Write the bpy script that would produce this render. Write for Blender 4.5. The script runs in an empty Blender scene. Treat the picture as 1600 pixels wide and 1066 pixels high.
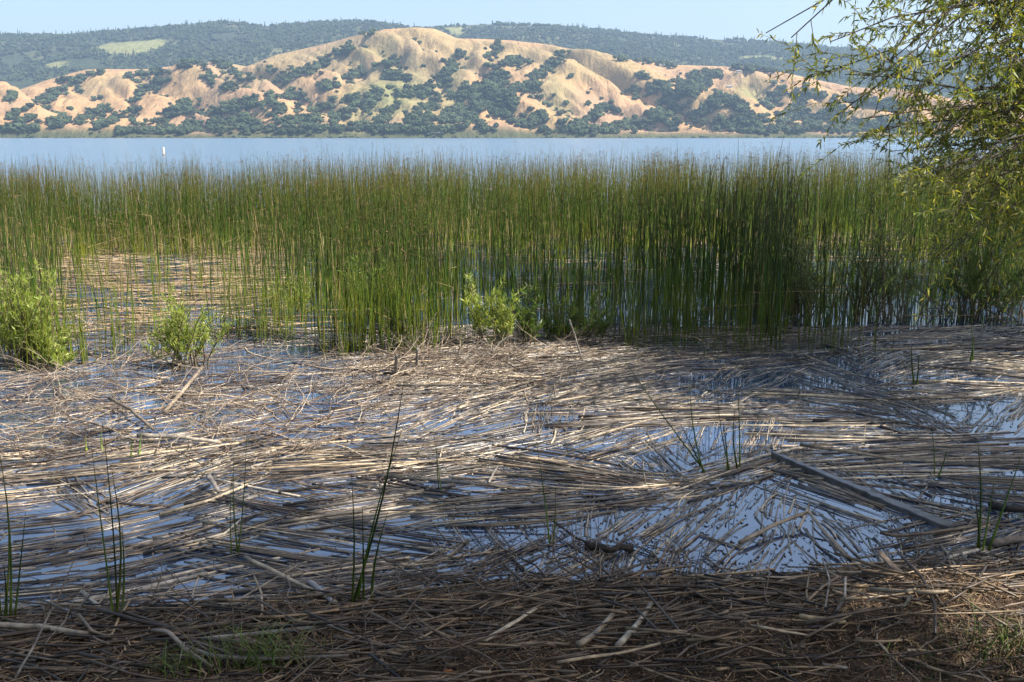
import bpy, math, random
import numpy as np

# ------------------------------------------------------------------ camera, sky, sun, exposure
SC = bpy.context.scene
COL = SC.collection
random.seed(7)
RNG = np.random.default_rng(11)

CAM_Z = 2.2
PITCH = math.radians(11.58)
LENS = 35.0
F = 1600 * LENS / 36.0
SUN_EL = math.radians(51)
SUN_AZ = math.radians(106)          # clockwise from the view direction (+Y): from the right, a little behind
SUN_DIR = np.array([math.sin(SUN_AZ) * math.cos(SUN_EL), math.cos(SUN_AZ) * math.cos(SUN_EL), math.sin(SUN_EL)])

cam_d = bpy.data.cameras.new('camera')
cam = bpy.data.objects.new('camera', cam_d)
COL.objects.link(cam)
cam_d.lens = LENS
cam_d.sensor_width = 36
cam_d.clip_start = 0.05
cam_d.clip_end = 30000
cam.location = (0, 0, CAM_Z)
cam.rotation_euler = (math.pi / 2 - PITCH, 0, 0)
SC.camera = cam

world = bpy.data.worlds.new('World')
SC.world = world
world.use_nodes = True
wn = world.node_tree.nodes
wl = world.node_tree.links
sky = wn.new('ShaderNodeTexSky')
sky.sky_type = 'NISHITA'
sky.sun_disc = False
sky.sun_elevation = SUN_EL
sky.sun_rotation = SUN_AZ
sky.altitude = 400
sky.air_density = 1.0
sky.dust_density = 4.2
sky.ozone_density = 1.0
bg = wn['Background']
bg.inputs['Strength'].default_value = 0.112
wl.new(sky.outputs[0], bg.inputs[0])

sun_d = bpy.data.lights.new('sun', 'SUN')
sun_d.energy = 5.0
sun_d.angle = math.radians(0.53)
sun_d.color = (1.0, 0.94, 0.85)
sun = bpy.data.objects.new('sun', sun_d)
COL.objects.link(sun)
from mathutils import Vector
sun.rotation_euler = Vector(SUN_DIR.tolist()).to_track_quat('Z', 'Y').to_euler()

SC.view_settings.view_transform = 'Standard'
SC.view_settings.look = 'None'
SC.view_settings.gamma = 1.0
SC.view_settings.use_curve_mapping = False
SC.view_settings.exposure = 1.22
SC.render.engine = 'CYCLES'
SC.cycles.use_denoising = True
SC.cycles.max_bounces = 6
SC.cycles.diffuse_bounces = 3
SC.cycles.glossy_bounces = 3
SC.cycles.transmission_bounces = 3
SC.cycles.volume_bounces = 0
SC.cycles.sample_clamp_indirect = 8


# ------------------------------------------------------------------ helpers: picture <-> place
def ray(px, py):
    px = np.asarray(px, float); py = np.asarray(py, float)
    u = (px - 800) / F
    v = (533 - py) / F
    cp, sp = math.cos(PITCH), math.sin(PITCH)
    return np.stack([u, cp + v * sp, -sp + v * cp], -1)


def gp(px, py, z=0.0):
    d = ray(px, py)
    t = (z - CAM_Z) / d[..., 2]
    p = d * t[..., None]
    p[..., 2] += CAM_Z
    return p


def proj(P):
    P = np.asarray(P, float)
    x, y, z = P[..., 0], P[..., 1], P[..., 2] - CAM_Z
    cp, sp = math.cos(PITCH), math.sin(PITCH)
    dep = y * cp - z * sp
    up = y * sp + z * cp
    dep = np.where(dep < 0.05, 0.05, dep)
    return 800 + F * x / dep, 533 - F * up / dep, dep


# ------------------------------------------------------------------ helpers: noise
_PERM = np.random.default_rng(3).random((256, 256))


def vnoise(x, y):
    x = np.asarray(x, float); y = np.asarray(y, float)
    xi = np.floor(x).astype(int); yi = np.floor(y).astype(int)
    fx = x - xi; fy = y - yi
    fx = fx * fx * (3 - 2 * fx); fy = fy * fy * (3 - 2 * fy)
    a = _PERM[xi & 255, yi & 255]; b = _PERM[(xi + 1) & 255, yi & 255]
    c = _PERM[xi & 255, (yi + 1) & 255]; d = _PERM[(xi + 1) & 255, (yi + 1) & 255]
    return (a * (1 - fx) + b * fx) * (1 - fy) + (c * (1 - fx) + d * fx) * fy


def fbm(x, y, o=4):
    s = 0; a = 1; n = 0
    for i in range(o):
        s = s + a * vnoise(x * 2 ** i + 17.3 * i, y * 2 ** i + 5.1 * i)
        n += a; a *= 0.5
    return s / n


# ------------------------------------------------------------------ helpers: meshes
def mesh_from(name, V, faces_list, col=None, smooth=True):
    """faces_list: list of (M,k) index arrays"""
    me = bpy.data.meshes.new(name)
    V = np.ascontiguousarray(V, dtype=np.float32)
    me.vertices.add(len(V))
    me.vertices.foreach_set('co', V.ravel())
    tot = sum(f.shape[0] * f.shape[1] for f in faces_list)
    npoly = sum(f.shape[0] for f in faces_list)
    me.loops.add(tot)
    me.polygons.add(npoly)
    me.loops.foreach_set('vertex_index', np.concatenate([f.ravel() for f in faces_list]).astype(np.int32))
    starts = []; s = 0
    for f in faces_list:
        starts.append(s + np.arange(f.shape[0]) * f.shape[1]); s += f.size
    me.polygons.foreach_set('loop_start', np.concatenate(starts).astype(np.int32))
    me.update(calc_edges=True)
    me.polygons.foreach_set('use_smooth', np.full(npoly, smooth, dtype=bool))
    if col is not None:
        a = me.color_attributes.new('Col', 'FLOAT_COLOR', 'POINT')
        c = np.ones((len(V), 4), np.float32); c[:, :3] = col
        a.data.foreach_set('color', c.ravel())
    return me


def norm(v):
    return v / (np.linalg.norm(v, axis=-1, keepdims=True) + 1e-12)


def tube_arrays(P, R, S, caps=True, flat=None):
    """P (N,K,3) R (N,K) -> V, faces. flat: squash factor of the second axis."""
    N, K, _ = P.shape
    T = np.empty_like(P)
    T[:, 1:-1] = P[:, 2:] - P[:, :-2]
    T[:, 0] = P[:, 1] - P[:, 0]; T[:, -1] = P[:, -1] - P[:, -2]
    T = norm(T)
    mean = norm(P[:, -1] - P[:, 0])
    ref = np.where(np.abs(mean[:, 2:3]) > 0.8, np.array([[1.0, 0, 0]]), np.array([[0, 0, 1.0]]))
    A = norm(np.cross(T, ref[:, None, :]))
    B = np.cross(T, A)
    ang = np.arange(S) / S * 2 * math.pi
    c = np.cos(ang)[None, None, :, None]; s = np.sin(ang)[None, None, :, None]
    if flat is not None:
        s = s * flat
    V = P[:, :, None, :] + R[:, :, None, None] * (A[:, :, None, :] * c + B[:, :, None, :] * s)
    V = V.reshape(-1, 3)
    n = np.arange(N)[:, None, None] * K * S
    k = np.arange(K - 1)[None, :, None] * S
    j = np.arange(S)[None, None, :]
    j2 = (j + 1) % S
    Q = np.stack([n + k + j, n + k + S + j, n + k + S + j2, n + k + j2], -1).reshape(-1, 4)
    faces = [Q]
    if caps:
        base = np.arange(N)[:, None] * K * S
        faces.append(base + np.arange(S)[None, :])
        faces.append(base + (K - 1) * S + np.arange(S)[None, ::-1])
    return V, faces


def vcol(C, K, S):
    """C (N,3) or (N,K,3) -> per vertex"""
    if C.ndim == 2:
        C = np.repeat(C[:, None, :], K, 1)
    return np.repeat(C[:, :, None, :], S, 2).reshape(-1, 3)


def join(parts):
    """parts: list of (V, faces, col)"""
    Vs, Fs, Cs = [], {}, []
    off = 0
    for V, fl, c in parts:
        Vs.append(V); Cs.append(c)
        for f in fl:
            Fs.setdefault(f.shape[1], []).append(f + off)
        off += len(V)
    return np.concatenate(Vs), [np.concatenate(v) for v in Fs.values()], np.concatenate(Cs)


def leaf_arrays(P, D, L, W, rng, droop=0.25):
    """lance-shaped leaves: 6 verts, tri+quad+tri"""
    N = len(P)
    D = norm(D)
    rnd = norm(rng.normal(size=(N, 3)))
    side = norm(np.cross(D, rnd))
    up = np.cross(side, D)
    L = L[:, None]; W = W[:, None]
    dz = np.array([[0, 0, -1.0]])
    m1 = P + D * L * .3 + up * L * .03
    m2 = P + D * L * .68 + dz * L * droop * .3
    tip = P + D * L + dz * L * droop
    V = np.stack([P, m1 + side * W * .5, m1 - side * W * .5, m2 + side * W * .38, m2 - side * W * .38, tip], 1).reshape(-1, 3)
    b = np.arange(N)[:, None] * 6
    t = np.concatenate([b + np.array([[0, 2, 1]]), b + np.array([[3, 4, 5]])])
    q = b + np.array([[1, 2, 4, 3]])
    return V, [t, q]


def small_leaf_arrays(P, D, L, W, rng):
    """lozenge leaves: 4 verts, one quad"""
    N = len(P)
    D = norm(D)
    side = norm(np.cross(D, norm(rng.normal(size=(N, 3)))))
    L = L[:, None]; W = W[:, None]
    m_ = P + D * L * .45
    V = np.stack([P, m_ + side * W * .5, P + D * L, m_ - side * W * .5], 1).reshape(-1, 3)
    return V, [np.arange(N)[:, None] * 4 + np.arange(4)[None, :]]


def link(name, me, mat, parent=None, label=None, cat=None, group=None, kind=None):
    o = bpy.data.objects.new(name, me)
    COL.objects.link(o)
    if me is not None and mat is not None and len(me.materials) == 0:
        me.materials.append(mat)
    if parent is not None:
        o.parent = parent
    if label: o['label'] = label
    if cat: o['category'] = cat
    if group: o['group'] = group
    if kind: o['kind'] = kind
    return o


def thing(name, label, cat, loc=(0, 0, 0), group=None):
    o = bpy.data.objects.new(name, None)
    COL.objects.link(o)
    o.location = loc
    o.empty_display_size = 0.1
    o['label'] = label; o['category'] = cat
    if group: o['group'] = group
    return o


def local(V, loc):
    return V - np.asarray(loc, float)[None, :]


# ------------------------------------------------------------------ materials
def mat_new(name):
    m = bpy.data.materials.new(name)
    m.use_nodes = True
    return m, m.node_tree.nodes, m.node_tree.links, m.node_tree.nodes['Principled BSDF']


def mat_attr(name, rough=0.6, spec=0.4, noise_scale=30, noise_amt=0.5, stretch=None, translucent=0.0, bump=0.0, coat=0.0):
    m, n, l, p = mat_new(name)
    at = n.new('ShaderNodeAttribute'); at.attribute_name = 'Col'
    tc = n.new('ShaderNodeTexCoord')
    nz = n.new('ShaderNodeTexNoise'); nz.inputs['Scale'].default_value = noise_scale
    nz.inputs['Detail'].default_value = 4
    if stretch:
        mp = n.new('ShaderNodeMapping'); mp.inputs['Scale'].default_value = stretch
        l.new(tc.outputs['Object'], mp.inputs[0]); l.new(mp.outputs[0], nz.inputs['Vector'])
    else:
        l.new(tc.outputs['Object'], nz.inputs['Vector'])
    mr = n.new('ShaderNodeMapRange')
    mr.inputs[1].default_value = 0.3; mr.inputs[2].default_value = 0.7
    mr.inputs[3].default_value = 1 - noise_amt; mr.inputs[4].default_value = 1 + noise_amt * .6
    l.new(nz.outputs[0], mr.inputs[0])
    mx = n.new('ShaderNodeVectorMath'); mx.operation = 'MULTIPLY'
    l.new(at.outputs['Color'], mx.inputs[0]); l.new(mr.outputs[0], mx.inputs[1])
    l.new(mx.outputs[0], p.inputs['Base Color'])
    p.inputs['Roughness'].default_value = rough
    p.inputs['Specular IOR Level'].default_value = spec
    if coat:
        p.inputs['Coat Weight'].default_value = coat
        p.inputs['Coat Roughness'].default_value = 0.25
    if bump:
        bp = n.new('ShaderNodeBump'); bp.inputs['Strength'].default_value = bump; bp.inputs['Distance'].default_value = 0.01
        l.new(nz.outputs[0], bp.inputs['Height']); l.new(bp.outputs[0], p.inputs['Normal'])
    if translucent > 0:
        tr = n.new('ShaderNodeBsdfTranslucent')
        ms = n.new('ShaderNodeMixShader'); ms.inputs[0].default_value = translucent
        hs = n.new('ShaderNodeVectorMath'); hs.operation = 'MULTIPLY'
        hs.inputs[1].default_value = (1.25, 1.2, 0.55)
        l.new(mx.outputs[0], hs.inputs[0]); l.new(hs.outputs[0], tr.inputs[0])
        l.new(p.outputs[0], ms.inputs[1]); l.new(tr.outputs[0], ms.inputs[2])
        l.new(ms.outputs[0], n['Material Output'].inputs[0])
    return m


def mat_plain(name, color, rough=0.6, spec=0.4, noise_scale=12, amt=0.4, bump=0.3, dist=0.01):
    m, n, l, p = mat_new(name)
    tc = n.new('ShaderNodeTexCoord')
    nz = n.new('ShaderNodeTexNoise'); nz.inputs['Scale'].default_value = noise_scale; nz.inputs['Detail'].default_value = 6
    l.new(tc.outputs['Object'], nz.inputs['Vector'])
    mr = n.new('ShaderNodeMapRange'); mr.inputs[1].default_value = .3; mr.inputs[2].default_value = .7
    mr.inputs[3].default_value = 1 - amt; mr.inputs[4].default_value = 1 + amt * .6
    l.new(nz.outputs[0], mr.inputs[0])
    mx = n.new('ShaderNodeVectorMath'); mx.operation = 'MULTIPLY'; mx.inputs[0].default_value = color
    l.new(mr.outputs[0], mx.inputs[1]); l.new(mx.outputs[0], p.inputs['Base Color'])
    p.inputs['Roughness'].default_value = rough
    p.inputs['Specular IOR Level'].default_value = spec
    if bump:
        bp = n.new('ShaderNodeBump'); bp.inputs['Strength'].default_value = bump; bp.inputs['Distance'].default_value = dist
        l.new(nz.outputs[0], bp.inputs['Height']); l.new(bp.outputs[0], p.inputs['Normal'])
    return m


M_STRAW = mat_attr('dry_stalk', rough=0.45, spec=0.45, noise_scale=22, noise_amt=0.55, bump=.25)
M_WETSTRAW = mat_attr('wet_stalk', rough=0.5, spec=0.4, noise_scale=22, noise_amt=0.6, bump=.3, coat=.8)
M_WOOD = mat_attr('weathered_wood', rough=0.7, spec=0.3, noise_scale=40, noise_amt=0.5, bump=0.4)
M_REED = mat_attr('green_reed', rough=0.55, spec=0.22, noise_scale=5, noise_amt=0.35, translucent=0.12)
M_LEAF = mat_attr('willow_leaf', rough=0.45, spec=0.4, noise_scale=3, noise_amt=0.3, translucent=0.5)
M_BARK = mat_plain('bark', (0.075, 0.06, 0.045), rough=0.85, noise_scale=18, bump=0.8, dist=0.02)
M_LITTER = mat_attr('litter', rough=0.75, spec=0.25, noise_scale=50, noise_amt=0.5)
M_WET = mat_plain('wet_wood', (0.085, 0.08, 0.075), rough=0.3, spec=0.6, noise_scale=22, amt=0.5, bump=0.35, dist=0.008)
M_ROT = mat_plain('rotten_wood', (0.022, 0.018, 0.014), rough=0.6, noise_scale=25, bump=1.0, dist=0.02)


def mat_water():
    m, n, l, p = mat_new('lake_water')
    geo = n.new('ShaderNodeNewGeometry')
    sep = n.new('ShaderNodeSeparateXYZ'); l.new(geo.outputs['Position'], sep.inputs[0])
    far = n.new('ShaderNodeMapRange'); far.interpolation_type = 'SMOOTHSTEP'
    far.inputs[1].default_value = 24; far.inputs[2].default_value = 70
    l.new(sep.outputs[1], far.inputs[0])
    mc = n.new('ShaderNodeMix'); mc.data_type = 'RGBA'
    mc.inputs[6].default_value = (0.026, 0.046, 0.092, 1)
    mc.inputs[7].default_value = (0.07, 0.13, 0.19, 1)
    l.new(far.outputs[0], mc.inputs[0]); l.new(mc.outputs[2], p.inputs['Base Color'])
    ro = n.new('ShaderNodeMapRange'); ro.inputs[3].default_value = 0.015; ro.inputs[4].default_value = 0.22
    l.new(far.outputs[0], ro.inputs[0]); l.new(ro.outputs[0], p.inputs['Roughness'])
    io = n.new('ShaderNodeMapRange'); io.inputs[3].default_value = 3.5; io.inputs[4].default_value = 2.1
    l.new(far.outputs[0], io.inputs[0]); l.new(io.outputs[0], p.inputs['IOR'])
    w = n.new('ShaderNodeTexNoise'); w.inputs['Scale'].default_value = 0.9; w.inputs['Detail'].default_value = 6
    mp = n.new('ShaderNodeMapping'); mp.inputs['Scale'].default_value = (0.35, 1.0, 1)
    l.new(geo.outputs['Position'], mp.inputs[0]); l.new(mp.outputs[0], w.inputs['Vector'])
    bs = n.new('ShaderNodeMapRange'); bs.inputs[3].default_value = 0.012; bs.inputs[4].default_value = 0.55
    l.new(far.outputs[0], bs.inputs[0])
    bp = n.new('ShaderNodeBump'); bp.inputs['Distance'].default_value = 0.35
    l.new(bs.outputs[0], bp.inputs['Strength']); l.new(w.outputs[0], bp.inputs['Height'])
    l.new(bp.outputs[0], p.inputs['Normal'])
    return m


def mat_terrain(name, rough_scale):
    m, n, l, p = mat_new(name)
    at = n.new('ShaderNodeAttribute'); at.attribute_name = 'Col'
    geo = n.new('ShaderNodeNewGeometry')
    nz = n.new('ShaderNodeTexNoise'); nz.inputs['Scale'].default_value = rough_scale; nz.inputs['Detail'].default_value = 8
    nz.inputs['Roughness'].default_value = 0.75
    l.new(geo.outputs['Position'], nz.inputs['Vector'])
    # downslope rills: noise squeezed across the slope
    mp = n.new('ShaderNodeMapping'); mp.inputs['Scale'].default_value = (0.06, 0.022, 0.02)
    mp.inputs['Rotation'].default_value = (0, 0, math.radians(25))
    l.new(geo.outputs['Position'], mp.inputs[0])
    nr = n.new('ShaderNodeTexNoise'); nr.inputs['Scale'].default_value = 1.0; nr.inputs['Detail'].default_value = 6
    l.new(mp.outputs[0], nr.inputs['Vector'])
    mr = n.new('ShaderNodeMapRange'); mr.inputs[1].default_value = .3; mr.inputs[2].default_value = .7
    mr.inputs[3].default_value = .72; mr.inputs[4].default_value = 1.22
    l.new(nz.outputs[0], mr.inputs[0])
    mx = n.new('ShaderNodeVectorMath'); mx.operation = 'MULTIPLY'
    l.new(at.outputs['Color'], mx.inputs[0]); l.new(mr.outputs[0], mx.inputs[1])
    l.new(mx.outputs[0], p.inputs['Base Color'])
    ad = n.new('ShaderNodeMath'); ad.operation = 'ADD'
    l.new(nz.outputs[0], ad.inputs[0]); l.new(nr.outputs[0], ad.inputs[1])
    bp = n.new('ShaderNodeBump'); bp.inputs['Strength'].default_value = 0.7; bp.inputs['Distance'].default_value = 17
    l.new(ad.outputs[0], bp.inputs['Height']); l.new(bp.outputs[0], p.inputs['Normal'])
    p.inputs['Roughness'].default_value = 0.95; p.inputs['Specular IOR Level'].default_value = 0.1
    return m


def mat_mud():
    m, n, l, p = mat_new('bank_mud')
    geo = n.new('ShaderNodeNewGeometry')
    nz = n.new('ShaderNodeTexNoise'); nz.inputs['Scale'].default_value = 9; nz.inputs['Detail'].default_value = 10
    l.new(geo.outputs['Position'], nz.inputs['Vector'])
    cr = n.new('ShaderNodeValToRGB')
    cr.color_ramp.elements[0].position = .3; cr.color_ramp.elements[0].color = (0.016, 0.012, 0.008, 1)
    cr.color_ramp.elements[1].position = .75; cr.color_ramp.elements[1].color = (0.11, 0.07, 0.038, 1)
    l.new(nz.outputs[0], cr.inputs[0]); l.new(cr.outputs[0], p.inputs['Base Color'])
    n2 = n.new('ShaderNodeTexNoise'); n2.inputs['Scale'].default_value = 60; n2.inputs['Detail'].default_value = 6
    l.new(geo.outputs['Position'], n2.inputs['Vector'])
    bp = n.new('ShaderNodeBump'); bp.inputs['Strength'].default_value = 1.0; bp.inputs['Distance'].default_value = 0.03
    l.new(n2.outputs[0], bp.inputs['Height']); l.new(bp.outputs[0], p.inputs['Normal'])
    p.inputs['Roughness'].default_value = 0.8
    return m


M_WATER = mat_water()
M_HILL = mat_terrain('dry_grass_hill', 0.02)
M_RIDGE = mat_terrain('wooded_ridge', 0.012)
M_MUD = mat_mud()
M_OAK = mat_plain('oak_foliage', (0.036, 0.05, 0.02), rough=0.8, spec=0.2, noise_scale=2.2, amt=0.6, bump=1.0, dist=0.5)
def vary(m, lo, hi):
    n, l = m.node_tree.nodes, m.node_tree.links
    p = n['Principled BSDF']; src = p.inputs['Base Color'].links[0].from_socket
    oi = n.new('ShaderNodeObjectInfo'); mr = n.new('ShaderNodeMapRange'); mr.inputs[3].default_value = lo; mr.inputs[4].default_value = hi
    l.new(oi.outputs['Random'], mr.inputs[0])
    mx = n.new('ShaderNodeVectorMath'); mx.operation = 'MULTIPLY'
    l.new(src, mx.inputs[0]); l.new(mr.outputs[0], mx.inputs[1]); l.new(mx.outputs[0], p.inputs['Base Color'])


vary(M_OAK, .55, 1.7)
M_SHORE = mat_plain('shore_foliage', (0.08, 0.10, 0.04), rough=0.8, spec=0.2, noise_scale=2.2, amt=0.5, bump=1.0, dist=0.5)
M_WHITE = mat_plain('white_paint', (0.5, 0.47, 0.4), rough=0.5, noise_scale=3, amt=0.2, bump=0.1)
M_DARKBAND = mat_plain('waterline_stain', (0.22, 0.2, 0.16), rough=0.7, noise_scale=6, amt=0.4)
M_HOUSE = mat_plain('house_wall', (0.6, 0.55, 0.42), rough=0.7, noise_scale=0.4, amt=0.15, bump=0)
M_ROOF = mat_plain('house_roof', (0.25, 0.22, 0.2), rough=0.7, noise_scale=0.4, amt=0.2, bump=0)
M_GLASS = mat_plain('window_glass', (0.03, 0.035, 0.04), rough=0.1, spec=0.6, noise_scale=0.4, amt=0.1, bump=0)


# ------------------------------------------------------------------ the lake
def build_lake():
    xs = np.array([-9000, 9000.0]); ys = np.array([-40, 2480.0])
    V = np.array([[xs[0], ys[0], 0], [xs[1], ys[0], 0], [xs[1], ys[1], 0], [xs[0], ys[1], 0]], float)
    o = link('lake_water', mesh_from('lake_water', V, [np.array([[0, 1, 2, 3]])]), M_WATER, kind='structure')
    o['label'] = 'calm blue lake water between the reeds and the far shore'


build_lake()


# ------------------------------------------------------------------ the bank the photographer stands on
def shoreline(x):
    return 4.66 + 0.12 * x + 0.18 * (fbm(x * .9 + 3, x * 0 + 2.2, 3) - .5)


MOUNDS = [(1460, 965, .16, .40), (1300, 1010, .10, .35), (1150, 1050, .13, .30), (1550, 1010, .10, .4), (880, 1058, .09, .3),
          (1450, 1050, .12, .35), (1010, 1000, .05, .3), (720, 1062, .08, .25)]
MW = [(*gp(np.array(a), np.array(b), 0.1)[:2], h, r) for a, b, h, r in MOUNDS]


def bank_h(x, y):
    x = np.asarray(x, float); y = np.asarray(y, float)
    t = shoreline(x) - y
    h = np.where(t > 0, 0.10 * t + 0.02 * t ** 2, 0.2 * t)
    h = np.minimum(h, 0.62)
    h = np.maximum(h, -0.6)
    w = np.clip((t + .1) / .5, 0, 1)
    for mx_, my_, mh, mr_ in MW:
        h = h + w * mh * np.exp(-(((x - mx_) ** 2 + ((y - my_) * 1.6) ** 2) / mr_ ** 2))
    h = h + w * 0.05 * (fbm(x * 5, y * 5, 4) - .5)
    return h


def bankpt(px, py, dz=0.0):
    z = 0.05
    for _ in range(8):
        p = gp(np.array(float(px)), np.array(float(py)), z)
        z = max(float(bank_h(p[0], p[1])), 0.0) + dz
    return p


def build_bank():
    xs = np.concatenate([np.linspace(-60, -4, 40)[:-1], np.linspace(-4, 4, 200), np.linspace(4, 60, 40)[1:]])
    ys = np.concatenate([np.linspace(-60, 2.6, 40)[:-1], np.linspace(2.6, 6.2, 110)])
    X, Y = np.meshgrid(xs, ys, indexing='ij')
    Z = bank_h(X, Y)
    V = np.stack([X, Y, Z], -1).reshape(-1, 3)
    n, m_ = len(xs), len(ys)
    i = np.arange(n - 1)[:, None] * m_; j = np.arange(m_ - 1)[None, :]
    Q = np.stack([i + j, i + m_ + j, i + m_ + j + 1, i + j + 1], -1).reshape(-1, 4)
    o = link('ground', mesh_from('ground', V, [Q]), M_MUD, kind='structure')
    o['label'] = 'dark muddy bank strewn with plant debris at the water edge'


build_bank()

# ------------------------------------------------------------------ the hills across the lake
SHORE_Y = 2420.0
FC = np.array([(-500, 200), (-300, 185), (-100, 165), (0, 150), (80, 124), (150, 108), (230, 108), (310, 98), (345, 96), (385, 104), (430, 86), (520, 66), (560, 56),
               (600, 46), (650, 43), (680, 45), (715, 60), (760, 61), (800, 63), (870, 73), (960, 90), (1060, 103), (1150, 107),
               (1200, 108), (1250, 119), (1300, 130), (1345, 148), (1420, 165), (1500, 178), (1600, 186), (1800, 195), (2100, 200)], float)
BC = np.array([(-600, 70), (-300, 60), (0, 55), (80, 56), (110, 58), (150, 52), (250, 44), (340, 36), (360, 35), (390, 39), (420, 42), (460, 38), (510, 35), (560, 33),
               (640, 42), (700, 40), (780, 37), (850, 41), (930, 46), (1000, 55), (1080, 60), (1150, 62), (1240, 70), (1300, 76),
               (1350, 78), (1450, 84), (1600, 90), (2000, 110), (2300, 120)], float)
Y_FRONT, Y_BACK = 3250.0, 5200.0


def crest(tab, Y):
    d = ray(tab[:, 0], tab[:, 1])
    t = Y / d[:, 1]
    return d[:, 0] * t, CAM_Z + d[:, 2] * t


FX, FZ = crest(FC, Y_FRONT)
BX, BZ = crest(BC, Y_BACK)

# belts of oaks: polylines in the photograph with a half width, later set down on the slopes
BELTS = [([(580, 46), (532, 88), (480, 112), (436, 132)], 8), ([(630, 90), (610, 100), (570, 115), (530, 126)], 7), ([(603, 116), (640, 126)], 6),
         ([(727, 87), (703, 110), (690, 138)], 9), ([(780, 71), (770, 86), (757, 108)], 8), ([(820, 86), (800, 102), (775, 127), (745, 152), (720, 175), (690, 200)], 13),
         ([(880, 86), (868, 98), (845, 118), (828, 130)], 8), ([(776, 142), (842, 140)], 9), ([(762, 165), (800, 150)], 12), ([(720, 190), (790, 175), (800, 160)], 12), ([(624, 148), (672, 146), (681, 160), (660, 176), (645, 192)], 9),
         ([(543, 162), (594, 147)], 6), ([(585, 161), (570, 176)], 6), ([(618, 166), (597, 188)], 5), ([(290, 203), (360, 196), (430, 202)], 8), ([(440, 206), (560, 203), (640, 207)], 6),
         ([(640, 208), (760, 203)], 7), ([(256, 186), (304, 162)], 10), ([(330, 182), (432, 153)], 10), ([(344, 207), (400, 186)], 8), ([(436, 149), (480, 157)], 8), ([(496, 141), (532, 133)], 7),
         ([(488, 177), (520, 161)], 7), ([(520, 190), (588, 153)], 8), ([(592, 194), (616, 170)], 6), ([(120, 193), (168, 173)], 8), ([(72, 161), (92, 149)], 6), ([(70, 198), (100, 194)], 9),
         ([(16, 185), (44, 173)], 5), ([(10, 162), (24, 150)], 5), ([(64, 157), (132, 126)], 5), ([(212, 151), (248, 130), (274, 129)], 6), ([(320, 121), (336, 132)], 6), ([(350, 139), (368, 139)], 6),
         ([(200, 122), (240, 117), (304, 101), (355, 104), (384, 128)], 7), ([(392, 124), (428, 113)], 8), ([(1000, 121), (1020, 123)], 4), ([(988, 153), (1040, 138), (1052, 160), (1020, 182)], 10),
         ([(1052, 133), (1128, 114)], 10), ([(1048, 157), (1100, 138)], 11), ([(1080, 193), (1132, 153), (1160, 173)], 10), ([(1120, 201), (1192, 186)], 9), ([(1200, 165), (1224, 149)], 10),
         ([(1224, 186), (1256, 170)], 12), ([(916, 193), (948, 169)], 7), ([(824, 201), (848, 182)], 9), ([(880, 197), (912, 201)], 8), ([(940, 208), (1000, 193), (1060, 200)], 8), ([(1010, 186), (1070, 175)], 9),
         ([(1260, 195), (1330, 172)], 10), ([(1300, 205), (1420, 192)], 9), ([(1160, 205), (1300, 207)], 6), ([(0, 203), (60, 205)], 6), ([(180, 208), (300, 206)], 5), ([(20, 130), (70, 118)], 6), ([(90, 130), (160, 116)], 4),
         ([(1240, 150), (1300, 158)], 8), ([(1330, 160), (1420, 175)], 8), ([(1150, 109), (1215, 112)], 5), ([(960, 92), (1060, 106)], 3), ([(150, 200), (215, 175)], 6), ([(420, 180), (470, 168)], 7), ([(440, 195), (500, 186)], 7),
         ([(850, 206), (940, 206)], 5), ([(640, 196), (700, 186)], 8), ([(700, 155), (745, 140)], 7), ([(20, 196), (50, 190)], 5), ([(225, 140), (205, 165)], 3)]
LONE = [((844, 155), 1.15, 'dark lone oak on the low bare spur right of centre'), ((864, 148), .85, 'small lone oak just above the low bare spur'),
        ((920, 162), 1.2, 'lone oak on the smooth golden flank right of centre'), ((1036, 128), .9, 'lone oak on the golden saddle near the ridge house'),
        ((823, 93), .8, 'lone oak high on the golden slope below the crest'), ((384, 153), .9, 'lone oak on the pale slope at left of the hills'),
        ((581, 133), .8, 'lone oak between two wooded gullies on the golden slope')]
GULLIES = [([(664, 72), (668, 90), (676, 110), (690, 135)], 9, 9), ([(709, 72), (714, 90)], 8, 9), ([(908, 118), (930, 142), (946, 160), (962, 178)], 7, 8), ([(930, 98), (960, 130), (985, 152)], 14, 16),
           ([(845, 155), (900, 172), (930, 190)], 9, 12), ([(640, 120), (660, 130), (672, 140)], 8, 9), ([(740, 130), (757, 110)], 10, 12), ([(560, 140), (566, 158), (600, 150)], 8, 10),
           ([(1170, 130), (1195, 160), (1220, 180)], 8, 12), ([(1090, 160), (1080, 195)], 10, 12), ([(300, 150), (250, 175), (210, 200)], 10, 12), ([(480, 120), (420, 140), (330, 165)], 9, 12), ([(160, 150), (120, 175), (60, 195)], 8, 12)]


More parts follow.
